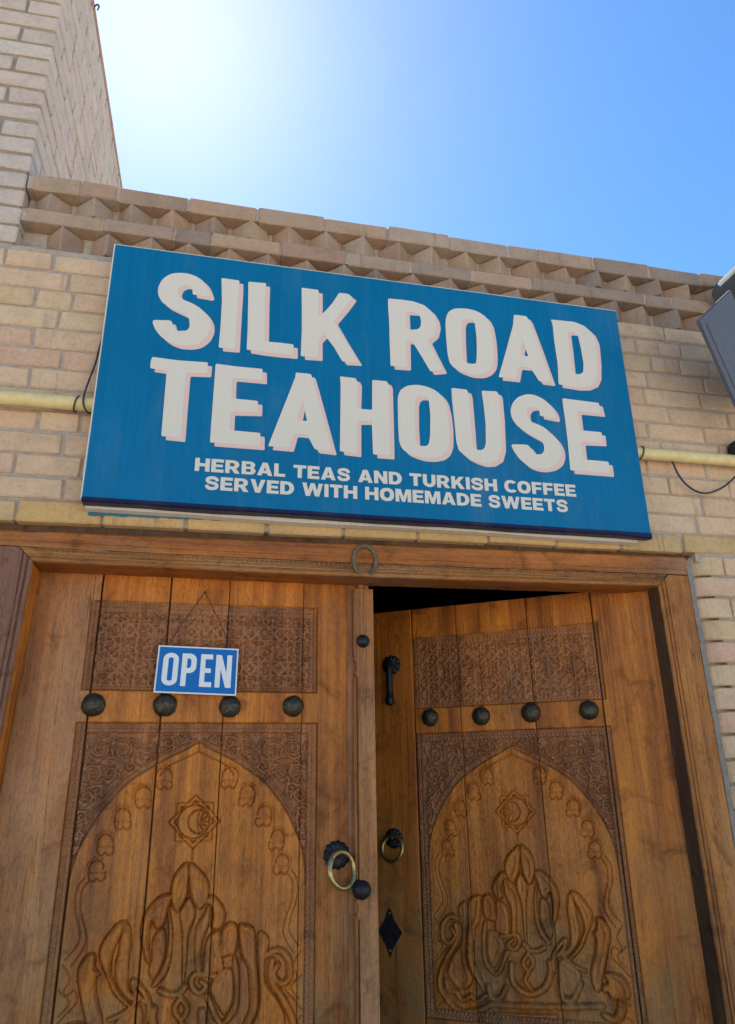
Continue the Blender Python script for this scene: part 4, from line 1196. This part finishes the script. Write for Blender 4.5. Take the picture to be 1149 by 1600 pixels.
# ---- spandrels: scrolling foliage on a sunk ground
HF = np.where(in_sp, -0.0065 + 0.0012 * n2, HF)
SCR = [(0.288, 1.672, 0.032, 0), (0.222, 1.668, 0.034, 1), (0.150, 1.676, 0.028, 0), (0.092, 1.690, 0.020, 1), (0.045, 1.702, 0.012, 0), (0.300, 1.600, 0.028, 1), (0.252, 1.604, 0.024, 0), (0.310, 1.540, 0.022, 0), (0.318, 1.487, 0.016, 1), (0.320, 1.440, 0.012, 0), (0.195, 1.622, 0.020, 0), (0.283, 1.556, 0.016, 1), (0.322, 1.40, 0.009, 1)]
rdg = []
for (a, z, R, fl_) in SCR:
    sp = []
    for i in range(22):
        t = i / 21
        th = (1 if fl_ else -1) * (0.6 + t * 2 * math.pi * 1.35)
        rr = R * (1 - 0.86 * t)
        sp.append((a + rr * math.cos(th), z + rr * math.sin(th)))
    rdg.append((sp, 0.0042, 0.0030))
    for k in range(4):           # leaflets around each scroll
        th = k * math.pi / 2 + 0.5 * fl_
        p = (a + R * 1.05 * math.cos(th), z + R * 1.05 * math.sin(th))
        q = (a + R * 1.45 * math.cos(th + 0.5), z + R * 1.45 * math.sin(th + 0.5))
        rdg.append(([p, q], 0.0050, 0.0018))
stem = [(0.012, 1.700), (0.06, 1.682), (0.12, 1.652), (0.20, 1.602), (0.262, 1.532), (0.300, 1.470), (0.322, 1.40)]
rdg.append((stem, 0.0030, 0.0024))
for sgn in (1, -1):
    for pts, w0, w1 in rdg:
        E, T = field([(sgn * a, z) for a, z in pts], w0, w1, 1)
        HF = np.where(in_sp & (T < 1), np.maximum(HF, -0.0055 + 0.0062 * np.sqrt(np.clip(1 - T ** 2, 0, 1))), HF)

# ---- arch edge, inner line and hanging lobes
for pts in pair(ARCH): engrave(pts, 0.0026, 0.0050, 4)
for pts in pair([(0.0, 1.664), (0.030, 1.650), (0.065, 1.634), (0.092, 1.618), (0.108, 1.596)]): engrave(pts, 0.0022, 0.0045, 4)
for pts in pair([(0.0, 1.694), (0.0, 1.664)]): engrave(pts, 0.0016, 0.0035, 1)
LOB = [(0.098, 1.592, 0.60), (0.152, 1.541, 0.75), (0.205, 1.484, 0.9), (0.246, 1.418, 1.05), (0.262, 1.352, 1.2)]
for k, (a, z, tilt) in enumerate(LOB):
    R = 0.027 - 0.0015 * k
    arc = [(a + R * math.cos(math.radians(d)) * 0.9, z + R * math.sin(math.radians(d))) for d in range(-25, 206, 21)]
    arc2 = [(a + (R + 0.008) * math.cos(math.radians(d)) * 0.9, z + (R + 0.008) * math.sin(math.radians(d))) for d in range(-10, 150, 20)]
    pend = [(a - 0.024, z - 0.010), (a - 0.026, z - 0.026), (a - 0.014, z - 0.034), (a - 0.004, z - 0.026), (a + 0.006, z - 0.034), (a + 0.016, z - 0.028), (a + 0.022, z - 0.012)]
    for s_ in (1, -1):
        E, T = field([(s_ * a, z), (s_ * a, z + 0.002)], R * 0.8, None, 1)
        HF = HF + np.where(in_arch, 0.0028 * np.clip(1 - T ** 2, 0, 1), 0)
        for q, w, d in ((arc, 0.0022, 0.0050), (arc2, 0.0016, 0.003), (pend, 0.0022, 0.0045)):
            engrave([(s_ * x, y) for x, y in q], w, d, 3)
        engrave([(s_ * (a - 0.024), z - 0.012), (s_ * (a + 0.022), z - 0.012)], 0.0016, 0.003, 1)
SIDE = [[(0.290, 1.330), (0.308, 1.300), (0.306, 1.250), (0.292, 1.210), (0.286, 1.175), (0.300, 1.150), (0.318, 1.130)],
        [(0.278, 1.320), (0.294, 1.295), (0.292, 1.250), (0.276, 1.205), (0.268, 1.172), (0.282, 1.140), (0.30, 1.115)],
        [(0.322, 1.12), (0.300, 1.085), (0.312, 1.055), (0.295, 1.03), (0.318, 1.00)],
        [(0.325, 1.06), (0.306, 1.045), (0.285, 1.058), (0.276, 1.03), (0.30, 1.005), (0.326, 0.975)],
        [(0.326, 0.96), (0.302, 0.935), (0.315, 0.90), (0.292, 0.875), (0.318, 0.852)]]
for q in SIDE:
    for pts in pair(q): engrave(pts, 0.0021, 0.0042, 5)

# ---- star, crescent and spray
SC = (0.0, 1.468)
for off in (0, 45):
    sq = [(SC[0] + 0.066 * math.cos(math.radians(off + 45 + 90 * k)), SC[1] + 0.066 * math.sin(math.radians(off + 45 + 90 * k))) for k in range(5)]
    E, T = field(sq, 0.0052, None, 1)
    HF = np.where(T < 1, np.maximum(HF, 0.0040 * np.sqrt(np.clip(1 - T ** 2, 0, 1)) - 0.0008), HF)
    for rad in (0.074, 0.057):
        sq = [(SC[0] + rad * math.cos(math.radians(off + 45 + 90 * k)), SC[1] + rad * math.sin(math.radians(off + 45 + 90 * k))) for k in range(5)]
        engrave(sq, 0.0018, 0.0042, 1)
dO = np.hypot(AA - SC[0] + 0.002, ZZ - SC[1]); dI = np.hypot(AA - SC[0] - 0.014, ZZ - SC[1])
HF = np.where((dO < 0.044) & (dI > 0.034), 0.0052, HF)
HF = np.where((np.abs(dO - 0.0455) < 0.002), -0.004, HF)
HF = np.where((np.abs(dI - 0.0325) < 0.0018) & (dO < 0.046), -0.0045, HF)
for k in range(6):
    th = math.radians(-75 + 30 * k)
    p = (0.012, 1.468)
    q = (0.012 + 0.026 * math.cos(th), 1.468 + 0.026 * math.sin(th))
    E, T = field([p, q], 0.0020, 0.0058, 1)
    HF = np.where(T < 1, 0.0045 * np.sqrt(np.clip(1 - T ** 2, 0, 1)) - 0.001, np.where(E < 0.0025, np.minimum(HF, -0.0035), HF))
engrave([(0, 1.396), (0, 1.352)], 0.0026, 0.005, 1)

# ---- the large flame-like palmette in the arch: hooded leaves and curling stems
def inside(poly):
    ins = np.zeros(AA.shape, bool)
    n = len(poly)
    for i in range(n):
        (x0, z0), (x1, z1) = poly[i], poly[(i + 1) % n]
        if z0 == z1: continue
        c = ((z0 > ZZ) != (z1 > ZZ)) & (AA < (x1 - x0) * (ZZ - z0) / (z1 - z0) + x0)
        ins ^= c
    return ins
LV = []
for h, pts in LEAVES:
    P = [tuple(p) for p in catmull(pts, 4, True)]
    E, T = field(P + [P[0]], 0.0022, None, 1)
    LV.append((inside(P), E + 0.0022, h / 1000 * 1.75))
SV = [(field(pts, w0 / 950, w1 / 950, 6), h / 1000 * 1.6) for w0, w1, h, pts in STEMS]
body = np.zeros(AA.shape, bool)
for ins, d, h in LV: body |= ins | (d < 0.007)
for (E, T), h in SV: body |= E < 0.006
HF = np.where(body & in_li, np.maximum(HF, -0.001) * 0.2 + 0.0006, HF)
for ins, d, h in LV:
    HF = np.where(~ins & (d < 0.0034) & in_li, np.minimum(HF, -0.0065 * (1 - d / 0.0034)), HF)
for (E, T), h in SV:
    HF = np.where((E > 0) & (E < 0.0032) & in_li, np.minimum(HF, -0.0060 * (1 - E / 0.0032)), HF)
for ins, d, h in LV:
    t = np.clip(d / 0.013, 0, 1)
    pr = np.sqrt(np.clip(1 - (1 - t) ** 2, 0, 1)) - 0.30 * np.clip((d - 0.009) / 0.012, 0, 1)
    HF = np.where(ins & in_li, np.maximum(HF * (HF > 0), h * pr), HF)
for (E, T), h in SV:
    HF = np.where((T < 1) & in_li, np.maximum(HF * (HF > 0), h * np.sqrt(np.clip(1 - T ** 2, 0, 1))), HF)
HF += 0.0005 * n2 * in_l + 0.0004 * n1 * (in_l | in_f)
HF = np.where(HF < 0, HF * np.where(in_ff, 1.3, 1.75), HF * 1.45)
HF = np.maximum(HF, -0.015)
del LV, SV

def sample(a, z):
    u = np.clip((a - GA[0]) / RES, 0, len(GA) - 1.001); w = np.clip((z - GZ[0]) / RES, 0, len(GZ) - 1.001)
    i, j = u.astype(int), w.astype(int)
    fu, fw = u - i, w - j
    h = (HF[j, i] * (1 - fu) + HF[j, i + 1] * fu) * (1 - fw) + (HF[j + 1, i] * (1 - fu) + HF[j + 1, i + 1] * fu) * fw
    ok = (a > GA[0]) & (a < GA[-1]) & (z > GZ[0]) & (z < GZ[-1])
    return np.where(ok, h, 0)
def in_arch_pt(a, z):
    hf = np.where(z < 1.29, 0.4, np.interp(z, az, ax))
    return (np.abs(a) < LA - LB) & (z > LZ0 + LB) & (z < 1.694) & (np.abs(a) < hf)

def axis(lo, hi, fine, coarse):
    """sample positions from lo to hi: 2 mm inside the fine intervals, coarse outside"""
    pts = {round(lo, 5), round(hi, 5)}
    for a, b in fine:
        a2, b2 = max(a, lo), min(b, hi)
        if b2 > a2:
            k0, k1 = math.ceil(a2 / RES - 1e-6), math.floor(b2 / RES + 1e-6)
            pts.update(round(k * RES, 5) for k in range(k0, k1 + 1))
    x = lo
    while x < hi:
        if not any(a - 0.004 < x < b + 0.004 for a, b in fine): pts.add(round(x, 5))
        x += coarse
    p = sorted(pts)
    out = [p[0]]
    for q in p[1:]:
        if q - out[-1] > 0.0006: out.append(q)
        elif q == p[-1]: out[-1] = q
    return np.array(out)

def build_leaf(root, m, bounds, ztop, stile_mats, gaps):
    """planks between the given joints; m = -1 mirrors the leaf"""
    zr = axis(0.04, ztop, [(LZ0 - 0.012, LZ1 + 0.012), (FZ0 - 0.012, FZ1 + 0.012)], 0.04)
    for pi, (a0, a1) in enumerate(zip(bounds[:-1], bounds[1:])):
        lo, hi = a0 + gaps[pi], a1 - gaps[pi + 1]
        ac_ = axis(lo, hi, [(-LA - 0.012, LA + 0.012)], 0.02)
        # extra columns for rounded plank edges
        ac_ = np.unique(np.concatenate([ac_, [lo + 0.0008, hi - 0.0008]]))
        A2, Z2 = np.meshgrid(ac_, zr)
        h = sample(A2, Z2)
        ed = np.minimum(A2 - lo, hi - A2)
        h = h - 0.0022 * np.exp(-(ed / 0.0012))
        off = rng.uniform(-0.0012, 0.0012)
        ph = rng.uniform(0, 6, 3)
        h = h + off + 0.0007 * np.sin(Z2 * 5 + ph[0]) + 0.0005 * np.sin(A2 * 40 + ph[1] + Z2 * 2)
        X = A2 * m
        V = np.stack([X, -h, Z2], -1).reshape(-1, 3)
        nr, nc = A2.shape
        q = (np.arange(nr - 1)[:, None] * nc + np.arange(nc - 1)[None, :])
        quads = np.stack([q, q + 1, q + nc + 1, q + nc], -1)
        if m < 0: quads = quads[..., ::-1]
        am = (A2[:-1, :-1] + A2[1:, 1:]) / 2; zm = (Z2[:-1, :-1] + Z2[1:, 1:]) / 2
        cf = (np.abs(am) < FA) & (zm > FZ0) & (zm < FZ1)
        cl = (np.abs(am) < LA) & (zm > LZ0) & (zm < LZ1)
        def sub(mask, mats, idx=None, skirt=False):
            Q = quads[mask].reshape(-1, 4)
            if len(Q) == 0: return None
            used, inv = np.unique(Q.ravel(), return_inverse=True)
            v = V[used]; qq = inv.reshape(-1, 4)
            if skirt:
                # plank edges run back into the leaf
                per = np.concatenate([np.arange(nc), np.arange(1, nr) * nc + nc - 1, (nr - 1) * nc + np.arange(nc - 2, -1, -1), np.arange(nr - 2, 0, -1) * nc])
                pv = V[per]; bv_ = pv.copy(); bv_[:, 1] = 0.030
                b0 = len(v); k = len(per)
                v = np.concatenate([v, pv, bv_])
                ii = np.arange(k); jj = (ii + 1) % k
                sk = np.stack([b0 + jj, b0 + ii, b0 + k + ii, b0 + k + jj], -1)
                if m < 0: sk = sk[:, ::-1]
                qq = np.concatenate([qq, sk])
                if idx is not None: idx = np.concatenate([idx, np.zeros(k, int)])
            return v, qq, idx
        r = sub(~(cf | cl), None, None, True)
        pl = put('plank', np_mesh('plank', r[0], r[1]), M[stile_mats.get(pi, 'door')], root)
        if cf.any():
            r = sub(cf, None)
            put('carved_frieze', np_mesh('carved_frieze', r[0], r[1]), M['carved'], pl)
        if cl.any():
            ia = in_arch_pt(am, zm)
            r = sub(cl, None, np.where(ia, 0, 1)[cl])
            me = np_mesh('carved_arch', r[0], r[1], r[2])
            me.materials.append(M['door']); me.materials.append(M['carved'])
            put('carved_arch', me, None, pl)
    lo, hi = min(bounds[0] * m, bounds[-1] * m), max(bounds[0] * m, bounds[-1] * m)
    put('back_board', box_mesh('back_board', lo + 0.002, hi - 0.002, 0.0305, 0.052, 0.045, ztop - 0.002), M['carved'], root)

stud_m = [dome_mesh('stud', 0.036, 0.028, 7, 20, 0.06, s) for s in range(4)]
for s in stud_m: s.materials.append(M['iron'])
stud_s = dome_mesh('stud', 0.022, 0.020, 6, 18, 0.03, 9); stud_s.materials.append(M['iron_black'])
def studs(root, m, aa, z):
    for i, a in enumerate(aa):
        o = put('stud', stud_m[i % 4], None, root, (a * m, 0.001, z + 0.002 * math.sin(i * 2.3)))
        o.rotation_euler = (0, i * 0.9, 0)
        s = 0.97 + 0.03 * math.sin(i * 1.7)
        o.scale = (s, 1, s)

def rosette_mesh(R, petals, th):
    v, f = [], []
    n = petals * 6
    for rr, y in ((1.0, 0.002), (1.0, -th * 0.5), (0.6, -th), (0.25, -th * 0.8)):
        for k in range(n):
            t = 2 * math.pi * k / n
            w = 1 + 0.05 * math.cos(petals * t) * (rr > 0.5)
            v.append((R * rr * w * math.cos(t), y - (th * 0.25 * math.cos(petals * t) if rr == 0.6 else 0), R * rr * w * math.sin(t)))
    for r_ in range(3):
        for k in range(n): f.append((r_ * n + k, r_ * n + (k + 1) % n, (r_ + 1) * n + (k + 1) % n, (r_ + 1) * n + k))
    v.append((0, -th * 1.3, 0))
    for k in range(n): f.append((3 * n + k, 3 * n + (k + 1) % n, 4 * n))
    return pymesh('rosette', v, f, True)

def ring_pull(root, x, z, R, r, yaw):
    pl = put('ring_pull', rosette_mesh(R * 0.80, 13, 0.010), M['iron_black'], root, (x, 0.0, z))
    put('boss', tube_mesh('boss', [(0, -0.006, 0.004), (0, -0.022, 0.004), (0, -0.034, 0.0)], [0.012, 0.010, 0.008], 10), M['iron_black'], pl)
    pts = []
    for k in range(36):
        t = 2 * math.pi * k / 36
        p = Vector((R * math.cos(t), 0, R * math.sin(t) - R))
        p = Matrix.Rotation(math.radians(-10), 3, 'X') @ p
        p = Matrix.Rotation(yaw, 3, 'Z') @ p
        pts.append(p + Vector((0.006, -0.030, 0.010)))
    put('ring', tube_mesh('ring', pts, [r * (0.85 + 0.15 * math.sin(2 * math.pi * k / 36 - 1.5) ** 2) for k in range(36)], 10, True), M['brass'], pl)
    return pl

# ---- left leaf, closed
left = thing('carved_door_leaf', 'closed left leaf of the carved wooden door with the OPEN plate', 'door', (0.009, 0.14, 0.0), 0.0, 'leaves of the carved double door')
build_leaf(left, 1, [-0.560, -0.333, -0.121, 0.066, 0.312, 0.472], 2.242, {0: 'stile'}, [0, 0.0028, 0.0024, 0.0013, 0.0009, 0])
studs(left, 1, (-0.320, -0.111, 0.086, 0.283), 1.799)
# cover strip along the meeting edge
SXa, SXb = 0.476, 0.5435
prof_pts = [(SXa, 0.04), (SXb, 0.04), (SXb, 2.186), (SXa, 2.186), (SXa, 1.965), (SXa + 0.006, 1.955), (SXa + 0.001, 1.947), (SXa + 0.009, 1.938), (SXa + 0.010, 1.915), (SXa + 0.003, 1.905), (SXa + 0.013, 1.893), (SXa + 0.013, 1.255), (SXa + 0.001, 1.243), (SXa + 0.009, 1.232), (SXa + 0.008, 1.215), (SXa - 0.001, 1.204), (SXa + 0.013, 1.190), (SXa + 0.013, 0.10), (SXa, 0.08)]
bmn = bmesh.new()
sm_ = plate_mesh('cover_strip', prof_pts, [], -0.032, 0.060)
bmn.from_mesh(sm_)
strip = put('cover_strip', from_bm('cover_strip', bmn), M['strip'], left)
bead = box_mesh('bead', SXa + 0.0025, SXa + 0.0128, -0.020, 0.020, 0.10, 1.892, 0.003)
put('bead', bead, M['strip'], strip)
put('stud', stud_s, None, strip, (0.507, -0.032, 2.008))
o = put('stud', stud_s, None, strip, (0.496, -0.032, 1.272)); o.scale = (1.22, 1.2, 1.22)
put('top_block', box_mesh('top_block', 0.497, 0.517, -0.012, 0.028, 2.187, 2.215, 0.002), M['strip'], left)
put('packing_strip', box_mesh('packing_strip', 0.462, 0.535, 0.0005, 0.03, 0.05, 2.235), M['carved'], left)
ring_pull(left, 0.425, 1.366, 0.049, 0.0085, 0.55)

# ---- right leaf, ajar
ANG = math.radians(34)
cxr, cyr = 1.586 - 0.549 * math.cos(ANG), 0.095 + 0.549 * math.sin(ANG)
right = thing('carved_door_leaf', 'right leaf of the carved wooden door standing ajar into the dark room', 'door', (cxr, cyr, 0.0), -ANG, 'leaves of the carved double door')
build_leaf(right, -1, [-0.562, -0.347, -0.102, 0.180, 0.364, 0.545], 2.240, {}, [0, 0.0022, 0.0011, 0.0010, 0.0018, 0])
studs(right, -1, (-0.296, -0.088, 0.100, 0.302), 1.806)
ring_pull(right, -0.462, 1.376, 0.043, 0.0074, -0.2)
# hanging knocker handle
kn = put('knocker', rosette_mesh(0.038, 12, 0.012), M['iron_black'], right, (-0.455, 0.0, 2.020))
kb = tube_mesh('knocker_bar', [(0, -0.028, 0.01), (0, -0.032, -0.02), (0, -0.031, -0.06), (0, -0.030, -0.10), (0, -0.030, -0.128), (0, -0.030, -0.132), (0, -0.030, -0.155), (0, -0.028, -0.160)], [0.009, 0.014, 0.0125, 0.0135, 0.0145, 0.0175, 0.0175, 0.010], 12)
put('knocker_bar', kb, M['iron_black'], kn)
# diamond lock plate
d = [(0, 0.078), (-0.010, 0.062), (-0.014, 0.045), (-0.030, 0.022), (-0.045, 0.0), (-0.030, -0.020), (-0.018, -0.040), (-0.010, -0.056), (0, -0.080), (0.010, -0.056), (0.018, -0.040), (0.032, -0.022), (0.047, 0.0), (0.030, 0.022), (0.014, 0.045), (0.010, 0.062)]
lp = put('lock_plate', plate_mesh('lock_plate', d[::-1], [], -0.005, 0.006), M['iron_black'], right, (-0.486, 0.0, 1.066))
for zz in (0.060, -0.058):
    put('screw', dome_mesh('screw', 0.0042, 0.003, 3, 8, 0, 1), M['brass'], lp, (0, -0.005, zz))

# ------------------------------------------------------------------ OPEN plate hanging on the left leaf
plate = thing('open_sign', 'small blue OPEN plate with white border hung on the left door leaf', 'sign', (-0.005, 0.115, 1.830))
bl, br, tr, tlc = (-0.1330, 0.005), (0.1160, -0.002), (0.1170, 0.1435), (-0.1290, 0.1490)
def lerp4(u, w):
    return ((bl[0] * (1 - u) + br[0] * u) * (1 - w) + (tlc[0] * (1 - u) + tr[0] * u) * w, (bl[1] * (1 - u) + br[1] * u) * (1 - w) + (tlc[1] * (1 - u) + tr[1] * u) * w)
put('plate', plate_mesh('plate', [lerp4(0, 0), lerp4(1, 0), lerp4(1, 1), lerp4(0, 1)], [], 0.0, 0.004), M['open_white'], plate)
e, e2 = 0.018, 0.030
put('printed_panel', plate_mesh('printed_panel', [lerp4(e, e2), lerp4(1 - e, e2), lerp4(1 - e, 1 - e2), lerp4(e, 1 - e2)], [], -0.0008, 0.0006), M['open_blue'], plate)
OG = {
 'O': ([(1, .25), (1, .75)] + ell(.5, .80, .5, .20, 10, 170, 8) + [(0, .75), (0, .25)] + ell(.5, .20, .5, .20, 190, 350, 8), [[(.66, .25), (.66, .75)] + ell(.5, .80, .16, .06, 10, 170, 6) + [(.34, .75), (.34, .25)] + ell(.5, .20, .16, .06, 190, 350, 6)]),
 'P': ([(0, 0), (.36, 0), (.36, .40), (.5, .40)] + ell(.5, .60, .5, .20, -80, 0, 6) + [(1, .80)] + ell(.5, .80, .5, .20, 10, 90, 6) + [(0, 1)], [[(.36, .55), (.46, .55)] + ell(.46, .64, .18, .09, -80, 0, 4) + [(.64, .76)] + ell(.46, .76, .18, .09, 10, 90, 4) + [(.36, .85)]]),
 'E': ([(0, 0), (1, 0), (1, .15), (.40, .15), (.40, .43), (.88, .43), (.88, .57), (.40, .57), (.40, .85), (1, .85), (1, 1), (0, 1)], []),
 'N': ([(0, 0), (.31, 0), (.31, .56), (.66, 0), (1, 0), (1, 1), (.69, 1), (.69, .44), (.34, 1), (0, 1)], []),
}
for c, u0, u1 in (('O', 0.075, 0.265), ('P', 0.305, 0.485), ('E', 0.535, 0.685), ('N', 0.725, 0.925)):
    out, hol = OG[c]
    fm = lambda lp: [lerp4(u0 + (u1 - u0) * a, 0.155 + 0.695 * b) for a, b in lp]
    put('letter', plate_mesh('letter', fm(out), [fm(h_) for h_ in hol], -0.0016, 0.0006), M['open_white'], plate)
nz_ = 2.158 - 1.830
put('nail', tube_mesh('nail', [(0.001, 0.03, nz_), (0.001, 0.012, nz_ + 0.002)], 0.003, 6), M['iron'], plate)
for sx_, zt_ in ((-0.105, 0.146), (0.095, 0.142)):
    put('string', tube_mesh('string', catmull([(0.001, 0.015, nz_), (sx_ * 0.30, 0.012, nz_ - 0.052), (sx_ * 0.7, 0.008, nz_ - 0.125), (sx_, 0.003, zt_)], 4), 0.0014, 5), M['string'], plate)
